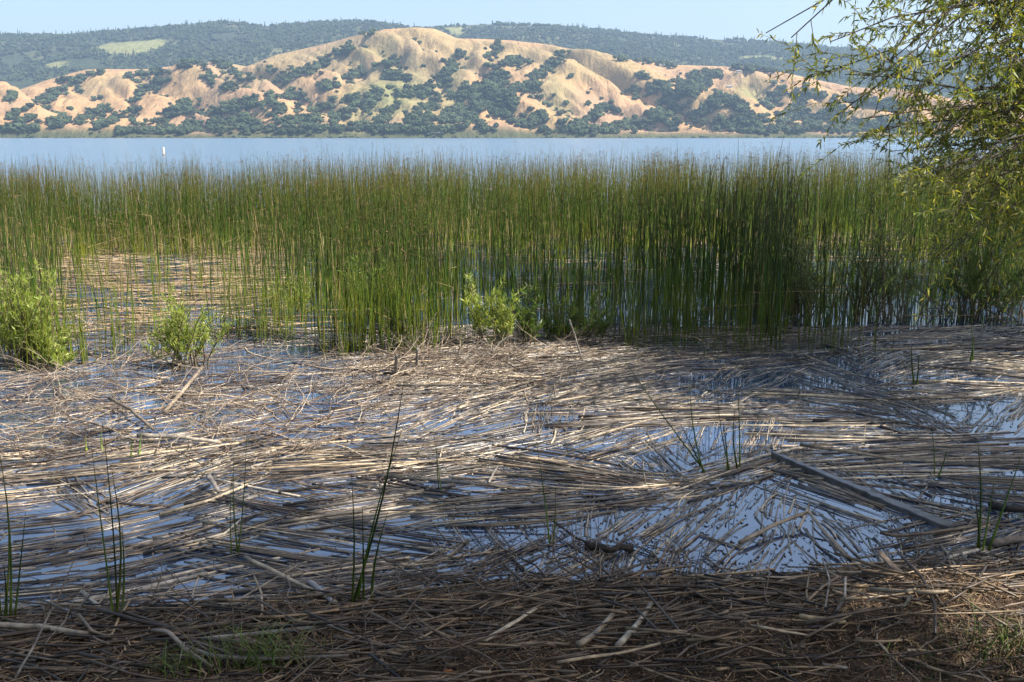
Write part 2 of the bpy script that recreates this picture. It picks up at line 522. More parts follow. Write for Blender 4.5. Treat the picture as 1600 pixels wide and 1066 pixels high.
def front_base(X, Y):
    zc = np.interp(X, FX, FZ)
    t = np.clip((Y - SHORE_Y) / (Y_FRONT - SHORE_Y), -0.2, 2.5)
    up = np.clip(t, 0, 1)
    prof = 0.06 * np.clip(up / .04, 0, 1) + 0.94 * (0.62 * up + 0.38 * up ** 2 * (3 - 2 * up))
    over = np.clip(t - 1, 0, 2)
    h = zc * prof * (1 - 0.6 * np.clip(over, 0, 1))
    # rolling spurs that lean down to the left, fading out at the crest
    q = X + 0.75 * (Y - SHORE_Y) + 120 * (fbm(X / 400, Y / 400, 2) - .5)
    bill = np.abs(2 * fbm(q / 240, Y / 1500 + 3, 3) - 1)
    env = np.clip(up / .15, 0, 1) * np.clip((1 - up) / .30, 0, 1)
    h = h + env * 165 * (np.clip(bill, 0, .42) - .17)
    q2 = X + 0.4 * (Y - SHORE_Y) + 60 * (fbm(X / 150, Y / 150, 2) - .5)
    r2 = np.abs(2 * fbm(q2 / 85 + 31, Y / 420, 2) - 1)
    h = h - env * 16 * np.clip(1 - r2 / .12, 0, 1)
    h = h + env * 30 * (fbm(X / 110, Y / 150, 5) - .5)
    return np.where(Y < SHORE_Y - 5, -4, np.maximum(h, np.where(Y > SHORE_Y + 4, 2.5, -2)))


XS = np.linspace(-2300, 2300, 540)
YS = np.concatenate([np.linspace(SHORE_Y - 30, SHORE_Y + 40, 8)[:-1], np.linspace(SHORE_Y + 40, 3300, 175), np.linspace(3310, 4400, 22)])
GX, GY = np.meshgrid(XS, YS, indexing='ij')
GZ = front_base(GX, GY)


def gz_at(X, Y, Z=None):
    Z = GZ if Z is None else Z
    ix = np.clip((X - XS[0]) / (XS[1] - XS[0]), 0, len(XS) - 1.001)
    iy = np.clip(np.interp(Y, YS, np.arange(len(YS))), 0, len(YS) - 1.001)
    i = ix.astype(int); j = iy.astype(int); a = ix - i; b = iy - j
    return (Z[i, j] * (1 - a) + Z[i + 1, j] * a) * (1 - b) + (Z[i, j + 1] * (1 - a) + Z[i + 1, j + 1] * a) * b


def cast(px, py, func, y0, y1, step=6.0):
    """first hit of picture rays with a height field"""
    d = ray(px, py)
    Ysamp = np.arange(y0, y1, step)
    t = Ysamp[None, :] / d[:, 1:2]
    X = d[:, 0:1] * t; Zr = CAM_Z + d[:, 2:3] * t
    H = func(X, np.broadcast_to(Ysamp[None, :], X.shape))
    hit = H >= Zr
    k = np.argmax(hit, 1)
    ok = hit.any(1)
    i = np.arange(len(k))
    return X[i, k], Ysamp[k], H[i, k], ok


def seg_dist(X, Y, pts):
    d = np.full(X.shape, 1e9)
    for (x0, y0), (x1, y1) in zip(pts[:-1], pts[1:]):
        vx, vy = x1 - x0, y1 - y0
        t = np.clip(((X - x0) * vx + (Y - y0) * vy) / (vx * vx + vy * vy + 1e-9), 0, 1)
        d = np.minimum(d, np.hypot(X - x0 - t * vx, Y - y0 - t * vy))
    return d


def build_hills():
    global GZ
    carve = np.zeros_like(GZ)
    for lines, wd, dp in [(b, w * 2.2, 10 + w * .5) for b, w in BELTS] + [(g, w * 1.1, d * 1.3) for g, w, d in GULLIES]:
        a = np.array(lines, float)
        x, y, z, ok = cast(a[:, 0], a[:, 1], gz_at, SHORE_Y - 20, 4000)
        pts = [(x[i], y[i]) for i in range(len(x)) if ok[i]]
        if len(pts) < 2:
            continue
        d = seg_dist(GX, GY, pts)
        carve = np.maximum(carve, dp * np.exp(-(d / (wd * 1.2)) ** 2))
    env = np.clip((GY - SHORE_Y) / 120, 0, 1) * np.clip((Y_FRONT - 40 - GY) / 120, 0, 1)
    GZ = GZ - carve * env
    GZ = np.where((GY > SHORE_Y + 4), np.maximum(GZ, 2.5), GZ)
    n, m_ = GX.shape
    V = np.stack([GX, GY, GZ], -1).reshape(-1, 3)
    i = np.arange(n - 1)[:, None] * m_; j = np.arange(m_ - 1)[None, :]
    Q = np.stack([i + j, i + m_ + j, i + m_ + j + 1, i + j + 1], -1).reshape(-1, 4)
    # dry grass: gold to pinkish brown, with greener hollows and tops
    a = fbm(GX / 260, GY / 260, 4); b = fbm(GX / 700 + 9, GY / 500 + 4, 3)
    gold = np.array([0.365, 0.228, 0.110]); pink = np.array([0.31, 0.20, 0.115]); green = np.array([0.19, 0.185, 0.075]); red = np.array([0.22, 0.145, 0.095])
    c = gold + (pink - gold) * np.clip((a - .42) * 4, 0, 1)[..., None]
    px, py, _ = proj(np.stack([GX, GY, GZ], -1))
    g = np.clip((b - .58) * 5, 0, .4)
    for (ex, ey, rx, ry, s) in [(635, 60, 75, 24, 1.0), (715, 72, 26, 18, .7), (1170, 140, 30, 18, .9), (590, 80, 60, 16, .7), (860, 82, 30, 12, .6), (190, 130, 70, 14, .4), (870, 160, 40, 9, .5), (1255, 130, 25, 20, .5)]:
        x, y, z, ok = cast(np.array([ex - rx, ex + rx, ex, ex], float), np.array([ey, ey, ey - ry, ey + ry], float), gz_at, SHORE_Y, 4000)
        cx, cy = (x[0] + x[1]) / 2, (y[2] + y[3]) / 2
        g = np.maximum(g, s * np.exp(-(((GX - cx) / max(abs(x[1] - x[0]) / 2, 20)) ** 2 + ((GY - cy) / max(abs(y[3] - y[2]) / 2, 30)) ** 2)))
    c = c + (green - c) * np.clip(g, 0, 1)[..., None]
    low = np.clip(1 - (GY - SHORE_Y) / 130, 0, 1) * np.clip((fbm(GX / 90, GY / 90, 3) - .38) * 5, 0, 1)
    c = c + (red - c) * (low * .8)[..., None]
    strip = np.clip(1.6 - (GY - SHORE_Y) / 26, 0, 1)
    c = c + (np.array([0.07, 0.075, 0.035]) - c) * strip[..., None]
    o = link('hills', mesh_from('hills', V, [Q], c.reshape(-1, 3)), M_HILL, kind='structure')
    o['label'] = 'golden dry grass hills with wooded gullies across the lake'


def ridge_h(X, Y):
    zc = np.interp(X, BX, BZ)
    t = (Y - 3700) / (Y_BACK - 3700)
    up = np.clip(t, 0, 1)
    h = zc * (0.30 + 0.70 * up) * np.where(t > 1, 1 - .35 * np.clip(t - 1, 0, 1), 1)
    env = np.clip((1 - up) / .2, 0, 1)
    q = X - .5 * Y
    r = 1 - np.abs(2 * fbm(q / 520 + 5, Y / 1800, 3) - 1)
    return h + env * 90 * (r - .75) + env * 40 * (fbm(X / 220, Y / 220, 3) - .5)


MEADOWS = [[(145, 76), (165, 68), (250, 62), (272, 66), (225, 84), (178, 88)], [(66, 102), (98, 94), (102, 104), (74, 108)], [(692, 43), (724, 43), (724, 51), (706, 55)],
           [(1150, 88), (1190, 86), (1226, 91), (1160, 94)]]


def in_poly(px, py, poly):
    inside = np.zeros(px.shape, bool)
    n = len(poly)
    for i in range(n):
        x0, y0 = poly[i]; x1, y1 = poly[(i + 1) % n]
        cond = ((y0 > py) != (y1 > py)) & (px < (x1 - x0) * (py - y0) / ((y1 - y0) + 1e-9) + x0)
        inside ^= cond
    return inside


def meadow_mask(px, py):
    m_ = np.zeros(px.shape, bool)
    for p in MEADOWS:
        m_ |= in_poly(px, py, p)
    return m_


def build_ridge():
    xs = np.linspace(-4600, 4600, 320); ys = np.linspace(3700, 6200, 80)
    X, Y = np.meshgrid(xs, ys, indexing='ij')
    Z = ridge_h(X, Y)
    n, m_ = X.shape
    V = np.stack([X, Y, Z], -1).reshape(-1, 3)
    i = np.arange(n - 1)[:, None] * m_; j = np.arange(m_ - 1)[None, :]
    Q = np.stack([i + j, i + m_ + j, i + m_ + j + 1, i + j + 1], -1).reshape(-1, 4)
    px, py, _ = proj(np.stack([X, Y, Z], -1))
    md = meadow_mask(px, py)
    a = fbm(X / 160, Y / 160, 4)
    c = np.array([0.035, 0.045, 0.024]) + np.array([0.06, 0.05, 0.022]) * np.clip((a - .5) * 4, 0, 1)[..., None]
    c = np.where(md[..., None], np.array([0.17, 0.17, 0.07]), c)
    o = link('ridge_hills', mesh_from('ridge_hills', V, [Q], c.reshape(-1, 3)), M_RIDGE, kind='structure')
    o['label'] = 'darker wooded ridge rising behind the golden hills'


build_hills()
build_ridge()


# ------------------------------------------------------------------ oaks and far woods
def ico(sub):
    import bmesh
    bm = bmesh.new()
    bmesh.ops.create_icosphere(bm, subdivisions=sub, radius=1)
    V = np.array([v.co[:] for v in bm.verts]); Fc = np.array([[v.index for v in f.verts] for f in bm.faces])
    bm.free()
    return V, Fc


ICO2 = ico(2); ICO3 = ico(3)


def oak_mesh(name, seed, lobes=11, mat=None, base=ICO2):
    r = np.random.default_rng(seed)
    parts = []
    for k in range(lobes):
        a = r.uniform(0, 6.28); rad = r.uniform(.2, .78) if k else 0
        c = np.array([math.cos(a) * rad, math.sin(a) * rad, r.uniform(.35, .95)])
        s = r.uniform(.24, .46) * (1.25 if k == 0 else 1)
        V = base[0].copy()
        V = V * (1 + r.uniform(-.32, .32, (len(V), 1)))
        V = V * s * np.array([1, 1, .82]) + c
        parts.append((V, [base[1]], np.ones((len(V), 3))))
    V, Fc, C = join(parts)
    # short trunk
    P = np.array([[[0, 0, -.25], [0, 0, .5]]]); T = tube_arrays(P, np.array([[.09, .06]]), 5)
    V, Fc, C = join([(V, Fc, C), (T[0], T[1], np.ones((len(T[0]), 3)))])
    return mesh_from(name, V, Fc, C, smooth=False)


OAKS = [oak_mesh('oak_crown_%d' % i, 40 + i) for i in range(6)]
for me in OAKS:
    me.materials.append(M_OAK)


def conifer_mesh(name, seed):
    r = np.random.default_rng(seed)
    parts = []
    for k in range(5):
        z = .2 + k * .38; w = .55 * (1 - k / 5.2)
        P = np.array([[[0, 0, z], [0, 0, z + .55]]]); V, fl = tube_arrays(P, np.array([[w, .03]]), 7)
        V = V + r.normal(size=V.shape) * .06
        parts.append((V, fl, np.ones((len(V), 3))))
    V, Fc, C = join(parts)
    me = mesh_from(name, V, Fc, C, smooth=False)
    me.materials.append(M_OAK)
    return me


def belts_points():
    pts = []
    for lines, w in BELTS:
        a = np.array(lines, float)
        seg = np.hypot(*(a[1:] - a[:-1]).T)
        Ltot = seg.sum()
        n = int(Ltot * 2 * w / 13 + w * w * 3 / 13) + 4
        t = RNG.uniform(0, Ltot, n); cs = np.concatenate([[0], np.cumsum(seg)])
        x = np.interp(t, cs, a[:, 0]); y = np.interp(t, cs, a[:, 1])
        ang = RNG.uniform(0, 6.28, n); rr = np.where(RNG.random(n) < .2, np.abs(RNG.normal(0, 1.15, n)), np.sqrt(RNG.uniform(0, 1, n))) * w
        x = x + np.cos(ang) * rr * 1.2; y = y + np.sin(ang) * rr * .85
        kp = fbm(x / 17, y / 10, 3) > .37
        pts.append(np.stack([x, y], -1)[kp])
    # scattered singles in the lower slopes and along the shore
    n = 1100
    x = RNG.uniform(-150, 1750, n); y = 212 - np.abs(RNG.normal(0, 18, n))
    keep = fbm(x / 40, y / 16, 3) > .55
    pts.append(np.stack([x, y], -1)[keep])
    return np.concatenate(pts)


def gn_scatter(name, pts, scl, rot, idx, meshes, label):
    """one 'stuff' object: points carry instances of a few crown shapes"""
    me = bpy.data.meshes.new(name)
    me.vertices.add(len(pts)); me.vertices.foreach_set('co', np.ascontiguousarray(pts, np.float32).ravel())
    a = me.attributes.new('scl', 'FLOAT_VECTOR', 'POINT'); a.data.foreach_set('vector', np.ascontiguousarray(scl, np.float32).ravel())
    a = me.attributes.new('rot', 'FLOAT', 'POINT'); a.data.foreach_set('value', np.ascontiguousarray(rot, np.float32))
    a = me.attributes.new('idx', 'INT', 'POINT'); a.data.foreach_set('value', np.ascontiguousarray(idx, np.int32))
    src = bpy.data.collections.new(name + '_shapes')
    for i, m_ in enumerate(meshes):
        src.objects.link(bpy.data.objects.new('shape_%02d' % i, m_))
    o = link(name, me, None, kind='stuff', label=label)
    ng = bpy.data.node_groups.new(name, 'GeometryNodeTree')
    ng.interface.new_socket('Geometry', in_out='INPUT', socket_type='NodeSocketGeometry')
    ng.interface.new_socket('Geometry', in_out='OUTPUT', socket_type='NodeSocketGeometry')
    N = ng.nodes; L = ng.links
    gi = N.new('NodeGroupInput'); go = N.new('NodeGroupOutput')
    ci = N.new('GeometryNodeCollectionInfo'); ci.inputs[0].default_value = src
    ci.inputs['Separate Children'].default_value = True; ci.inputs['Reset Children'].default_value = True
    iop = N.new('GeometryNodeInstanceOnPoints'); iop.inputs['Pick Instance'].default_value = True

    def named(t, nm):
        k = N.new('GeometryNodeInputNamedAttribute'); k.data_type = t; k.inputs['Name'].default_value = nm
        return [s for s in k.outputs if s.enabled and s.name == 'Attribute'][0]
    L.new(gi.outputs[0], iop.inputs['Points']); L.new(ci.outputs[0], iop.inputs['Instance'])
    L.new(named('INT', 'idx'), iop.inputs['Instance Index'])
    cmb = N.new('ShaderNodeCombineXYZ'); L.new(named('FLOAT', 'rot'), cmb.inputs[2])
    L.new(cmb.outputs[0], iop.inputs['Rotation'])
    L.new(named('FLOAT_VECTOR', 'scl'), iop.inputs['Scale'])
    L.new(iop.outputs[0], go.inputs[0])
    md = o.modifiers.new('scatter', 'NODES'); md.node_group = ng
    return o


def near_words(px, py, table):
    k = np.argmin([((px - x) / rx) ** 2 + ((py - y) / ry) ** 2 for x, y, rx, ry, _ in table])
    return table[k][4]


OAK_PLACES = [(50, 180, 60, 40, 'at the far left end of the golden hills'), (150, 180, 50, 40, 'on the left lower slopes of the golden hills'), (270, 150, 60, 50, 'in the gully on the left of the golden hills'), (380, 180, 60, 40, 'on the low slope left of the summit'), (480, 150, 60, 50, 'in the long gully running down left of the summit'), (580, 110, 60, 40, 'in the wooded gullies under the rounded summit'), (560, 190, 60, 25, 'near the shore below the summit'), (660, 170, 50, 40, 'in the big clump below the summit'), (720, 110, 40, 30, 'in the short gully right of the summit'), (760, 180, 60, 40, 'in the broad wooded ravine at centre'), (810, 100, 40, 30, 'high in the ravine right of the summit'), (870, 195, 50, 25, 'along the shore below the low bare spur'), (960, 195, 50, 25, 'at the foot of the smooth golden flank'), (1040, 150, 50, 30, 'in the woods right of the smooth golden flank'), (1110, 130, 50, 30, 'in the woods under the hilltop houses'), (1140, 185, 60, 30, 'near the shore below the green pasture'), (1230, 170, 50, 40, 'in the woods right of the green pasture'), (1320, 190, 80, 40, 'low on the slope behind the willow leaves')]


def build_woods():
    p = belts_points()
    X, Y, Z, ok = cast(p[:, 0], p[:, 1], gz_at, SHORE_Y, 3700)
    X, Y, Z, p = X[ok], Y[ok], Z[ok], p[ok]
    # scrub oaks that follow the damp hollows, thicker near the shore
    xv = RNG.uniform(-1900, 1900, 9000); yv = SHORE_Y + 20 + 800 * RNG.random(9000) ** 1.6
    zv = gz_at(xv, yv); e_ = 45
    hollow = (gz_at(xv + e_, yv) + gz_at(xv - e_, yv) + gz_at(xv, yv + e_) + gz_at(xv, yv - e_)) / 4 - zv
    t_ = (yv - SHORE_Y) / 800
    kp = (hollow > 4.0 + 8 * t_ + RNG.normal(0, 1.5, 9000)) & (RNG.random(9000) < .7 - .3 * t_)
    pv = np.stack(proj(np.stack([xv, yv, zv], -1))[:2], -1)
    X = np.concatenate([X, xv[kp]]); Y = np.concatenate([Y, yv[kp]]); Z = np.concatenate([Z, zv[kp]]); p = np.concatenate([p, pv[kp]])
    n = len(X)
    s = 4 + 9.5 * RNG.random(n) ** 1.4
    rot = RNG.uniform(0, 6.28, n)
    inview = (p[:, 0] > 5) & (p[:, 0] < 1330)
    order = np.argsort(-(s / Y * inview))
    big = order[:290]
    for k in big:
        o = link('oak_tree', OAKS[int(RNG.integers(6))], None, label='dark green oak ' + near_words(p[k, 0], p[k, 1], OAK_PLACES), cat='tree', group='oaks on the far hillside')
        o.location = (X[k], Y[k], Z[k]); o.scale = (s[k], s[k], s[k] * RNG.uniform(.85, 1.1)); o.rotation_euler = (0, 0, rot[k])
    for (px, py), sc, lab in LONE:
        x, y, z, ok2 = cast(np.array([px], float), np.array([py + 4.0]), gz_at, SHORE_Y, 3900)
        if ok2[0]:
            o = link('oak_tree', OAKS[int(RNG.integers(6))], None, label=lab, cat='tree', group='lone oaks on the golden slopes')
            o.location = (x[0], y[0], z[0]); o.scale = (9 * sc,) * 3
    rest = order[290:]
    scl = np.stack([s[rest], s[rest], s[rest] * RNG.uniform(.85, 1.1, len(rest))], -1)
    gn_scatter('oak_woods', np.stack([X, Y, Z], -1)[rest], scl, rot[rest], RNG.integers(0, 6, len(rest)), OAKS, 'mass of smaller oaks and scrub filling the gullies of the golden hills')
    # the ridge: forest that reads as one mass
    n = 32000
    x = RNG.uniform(-3300, 3300, n); y = RNG.uniform(3900, 5400, n)
    z = ridge_h(x, y)
    px, py, _ = proj(np.stack([x, y, z], -1))
    dens = fbm(x / 260, y / 260, 3)
    keep = ~meadow_mask(px, py) & (dens > .27) & (px > -250) & (px < 1850)
    keep &= py < np.interp(px, FC[:, 0], FC[:, 1]) + 14
    x, y, z = x[keep], y[keep], z[keep]
    n = len(x)
    s = RNG.uniform(5, 12, n)
    idx = np.where(RNG.random(n) < .16, 6, RNG.integers(0, 6, n))
    scl = np.stack([s, s, s * RNG.uniform(.9, 1.25, n)], -1)
    gn_scatter('ridge_woods', np.stack([x, y, z], -1), scl, RNG.uniform(0, 6.28, n), idx, OAKS + [conifer_mesh('conifer', 5)], 'distant dark forest covering the ridge behind the golden hills')
    # fringe of pale bushes and tules along the far shore
    n = 2200
    x = RNG.uniform(-2300, 2300, n); y = SHORE_Y + RNG.uniform(0, 26, n); s = RNG.uniform(1.6, 4.6, n) * np.where(fbm(x / 60, x * 0, 2) > .5, 1.3, .8)
    shp = [oak_mesh('shore_bush_%d' % i, 80 + i, 4) for i in range(3)]
    for m_ in shp: m_.materials.append(M_SHORE)
    gn_scatter('shore_bushes', np.stack([x, y, np.full(n, .5)], -1), np.stack([s * 1.5, s, s * .8], -1), RNG.uniform(0, 6.28, n), RNG.integers(0, 3, n), shp, 'low pale green bushes along the far shore')


build_woods()


def box_mesh(name, sx, sy, sz, z0=0.0):
    V = np.array([[x * sx / 2, y * sy / 2, z0 + z * sz] for x in (-1, 1) for y in (-1, 1) for z in (0, 1)], float)
    Fq = np.array([[0, 1, 3, 2], [4, 6, 7, 5], [0, 4, 5, 1], [2, 3, 7, 6], [0, 2, 6, 4], [1, 5, 7, 3]])
    return mesh_from(name, V, [Fq], smooth=False)


def house(px, py, w, d, h, label, wallm, roofm, shore=False):
    if shore:
        p = gp(np.array(float(px)), np.array(216.4)); s_ = SHORE_Y + 12
        x, y = p[0] / p[1] * s_, s_; z = float(gz_at(np.array([x]), np.array([y]))[0])
    else:
        X, Y, Z, ok = cast(np.array([px], float), np.array([py], float), gz_at, SHORE_Y, 3900)
        x, y, z = X[0], Y[0], Z[0]
    t = thing('house', label, 'house', (x, y, z - .5))
    link('wall', box_mesh('house_wall', w, d, h + .5), wallm, t)
    V = np.array([[-w * .56, -d * .6, h + .502], [w * .56, -d * .6, h + .502], [w * .56, d * .6, h + .502], [-w * .56, d * .6, h + .502], [-w * .5, 0, h + .5 + d * .32], [w * .5, 0, h + .5 + d * .32]])
    me = mesh_from('house_roof', V, [np.array([[0, 1, 5, 4], [2, 3, 4, 5], [3, 2, 1, 0]]), np.array([[0, 4, 3], [1, 2, 5]])], smooth=False)
    link('roof', me, roofm, t)
    for k in (-.3, 0, .3):
        o = link('window', box_mesh('house_window', w * .12, .3, h * .4), M_GLASS, t); o.location = (w * k, -d / 2 - .05, .5 + h * .35)


house(683, 215, 30, 9, 4.2, 'long low yellowish house on the far shore below the golden hills', M_HOUSE, M_WHITE, True)
house(1034, 104, 16, 9, 5, 'small house on the crest of the golden hill', M_HOUSE, M_ROOF)
house(1154, 114, 13, 8, 4.5, 'pale house among oaks at the top of the right-hand hill', M_WHITE, M_ROOF)
house(1140, 137, 17, 9, 3.5, 'low grey roofed house beside the green pasture on the hill', M_WHITE, M_ROOF)

# ------------------------------------------------------------------ the air
def build_haze():
    me = box_mesh('haze', 12000, 12000, 760, 0)
    m, n, l, p = mat_new('haze_air')
    n.remove(p)
    v = n.new('ShaderNodeVolumePrincipled')
    v.inputs['Color'].default_value = (0.5, 0.72, 1.0, 1)
    v.inputs['Density'].default_value = 7.5e-5
    v.inputs['Anisotropy'].default_value = 0.2
    l.new(v.outputs[0], n['Material Output'].inputs['Volume'])
    o = link('haze', me, m, kind='stuff', label='thin blue haze in the air over the lake')
    o.location = (0, 3000, -8)


build_haze()

# ------------------------------------------------------------------ the marker pile in the lake
def build_pile():
    x, y = gp(np.array(256.0), np.array(243.5))[:2]
    t = thing('marker_pile', 'white marker pile standing in the lake beyond the reeds', 'pile', (x, y, -.6))
    hh = 1.45; r = .15
    P = np.array([[[0, 0, 0], [0, 0, .75], [0, 0, .76], [0, 0, hh - .25], [0, 0, hh - .24], [0, 0, hh]]]); R = np.array([[r, r, r * .95, r * .95, r * .95, r * .95]])
    V, fl = tube_arrays(P, R, 14)
    link('shaft', mesh_from('pile_shaft', V, fl), M_WHITE, t)
    V, fl = tube_arrays(np.array([[[0, 0, hh + .001], [0, 0, hh + .05], [0, 0, hh + .14]]]), np.array([[r * 1.15, r * 1.15, .03]]), 14)
    link('cap', mesh_from('pile_cap', V, fl), M_WHITE, t)
    V, fl = tube_arrays(np.array([[[0, 0, .45], [0, 0, .9]]]), np.array([[r * 1.02, r * 1.01]]), 14)
    link('waterline_band', mesh_from('pile_band', V, fl), M_DARKBAND, t)


build_pile()

# ------------------------------------------------------------------ floating mat of dead stalks
# (picture x, y, direction in the picture in degrees, spread, length, radius factor)
DIRS = [(60, 745, 6, 5), (150, 725, 8, 5), (320, 740, 18, 5), (230, 765, 22, 5), (400, 705, 14, 5), (480, 730, 3, 4), (480, 775, -10, 5), (120, 775, -35, 22), (60, 800, 6, 6), (300, 820, 15, 5), (90, 850, 8, 5), (200, 860, 12, 5),
        (420, 880, -9, 5), (250, 905, 12, 6), (75, 930, 5, 6), (445, 945, 12, 6), (300, 945, 4, 6), (620, 855, -8, 5), (590, 800, 8, 5), (740, 845, -50, 18), (700, 870, 25, 8), (800, 880, 25, 8), (930, 825, 84, 10), (1010, 820, 38, 8), (1030, 885, 70, 14),
        (560, 900, 8, 8), (680, 910, 5, 8), (630, 705, 5, 5), (770, 690, 12, 6), (700, 660, 22, 8), (845, 640, 78, 12), (980, 650, 3, 5), (970, 690, 18, 7), (880, 730, -9, 4), (780, 740, -6, 5), (830, 785, 6, 5), (1035, 725, -40, 12), (660, 750, 8, 6), (540, 760, 6, 5),
        (560, 700, -3, 6), (640, 770, -8, 5), (960, 760, -4, 5), (1000, 775, 10, 6),
        (1130, 605, 35, 30), (1240, 625, -3, 5), (1300, 585, -18, 9), (1390, 630, -12, 6), (1480, 612, 3, 5), (1560, 655, 48, 18), (1450, 655, -25, 8), (1150, 675, 68, 16), (1130, 645, 2, 4), (1320, 668, 0, 5), (1400, 705, 4, 4), (1530, 700, 2, 4), (1120, 740, 18, 8), (1130, 790, 48, 10),
        (1220, 815, 75, 16), (1130, 850, 42, 10), (1300, 790, -20, 5), (1380, 760, -28, 6), (1310, 850, -44, 9), (1400, 860, -62, 30), (1500, 780, -12, 5), (1505, 830, 14, 6), (1095, 880, 75, 12), (1185, 885, 52, 12), (1560, 745, -3, 4), (1450, 735, 2, 4),
        (950, 570, 8, 8), (980, 605, 12, 8), (700, 595, 8, 26), (620, 630, 10, 14), (800, 560, 6, 18), (1480, 552, 5, 6), (1200, 552, 5, 8), (1560, 585, -4, 6), (1400, 575, 20, 14), (870, 610, 14, 10), (780, 630, 14, 9), (1060, 575, 4, 8), (1200, 585, 30, 26),
        (60, 650, 8, 30), (200, 640, 5, 30), (400, 620, 5, 20), (480, 670, 5, 10), (330, 660, 8, 18), (100, 690, 6, 12), (240, 690, 10, 12)]
DIRS = np.array(DIRS, float)
POOLS = [(745, 835, 55, 20, .75), (985, 845, 42, 16, .9), (1160, 815, 70, 45, .5), (1240, 870, 70, 28, .4), (1205, 745, 40, 22, .7), (1540, 640, 60, 20, .5), (700, 705, 40, 6, .6), (225, 790, 50, 9, .8), (330, 895, 70, 9, .6), (455, 865, 60, 7, .6), (600, 650, 70, 12, .6),
         (440, 640, 140, 20, .7), (300, 610, 80, 14, .6), (430, 550, 150, 24, .8), (250, 570, 110, 18, .7), (1350, 742, 60, 6, .8), (240, 718, 18, 7, .7), (1110, 600, 50, 14, .7), (880, 590, 60, 7, .4), (1050, 640, 30, 12, .3), (1320, 765, 20, 12, .5), (980, 790, 60, 10, .6), (1010, 760, 60, 8, .5), (1330, 850, 50, 14, .4),
         (660, 800, 60, 8, .7), (560, 725, 40, 6, .5), (400, 760, 40, 6, .5), (150, 880, 40, 6, .5), (520, 850, 40, 6, .4), (1430, 770, 40, 8, .5)]


def mat_density(px, py):
    d = np.full(px.shape, 1.0)
    low = np.clip((py - 770) / 60, 0, 1) * np.clip((1000 - px) / 100, 0, 1)
    d = d * (1 - .22 * low)
    d = d * (0.42 + .68 * np.clip((fbm(px / 75, py / 11, 3) - .38) * 4.0, 0, 1))
    right = np.clip((px - 1020) / 90, 0, 1) * np.clip((py - 690) / 30, 0, 1) * np.clip((1420 - px) / 60, 0, 1)
    d *= 1 + .15 * right
    d *= 1 - .34 * np.clip((px - 960) / 120, 0, 1)
    d *= 1 - .12 * np.clip((py - 600) / 100, 0, 1)
    tangle = ((px < 560) & (py < 700)).astype(float)
    d *= 1 - .72 * tangle
    for ex, ey, rx, ry, s in POOLS:
        d *= 1 - .8 * s * np.exp(-(((px - ex) / rx) ** 2 + ((py - ey) / ry) ** 2) ** 1.5)
    return d


STRAW = np.array([[0.54, 0.43, 0.28], [0.42, 0.32, 0.20], [0.27, 0.205, 0.135], [0.20, 0.17, 0.13], [0.10, 0.068, 0.042], [0.46, 0.40, 0.31]])


def stalk_set(P0, ang, L, R, tone, layer, K=4, bend=.03):
    """P0 (N,3) centres, world angle, lengths, radii -> P (N,K,3), R (N,K)"""
    N = len(P0)
    t = np.linspace(-.5, .5, K)[None, :]
    d = np.stack([np.cos(ang), np.sin(ang)], -1)
    nrm = np.stack([-np.sin(ang), np.cos(ang)], -1)
    b = RNG.normal(0, bend, N)[:, None] * L[:, None] * (t ** 2 * 4 - .5)
    tilt = RNG.normal(0, .010, N)[:, None] * t * L[:, None]
    P = np.empty((N, K, 3))
    P[..., 0] = P0[:, 0:1] + d[:, 0:1] * t * L[:, None] + nrm[:, 0:1] * b
    P[..., 1] = P0[:, 1:2] + d[:, 1:2] * t * L[:, None] + nrm[:, 1:2] * b
    P[..., 2] = P0[:, 2:3] + tilt
    RR = R[:, None] * (1 - .35 * (t + .5) * RNG.uniform(.3, 1, N)[:, None])
    return P, RR


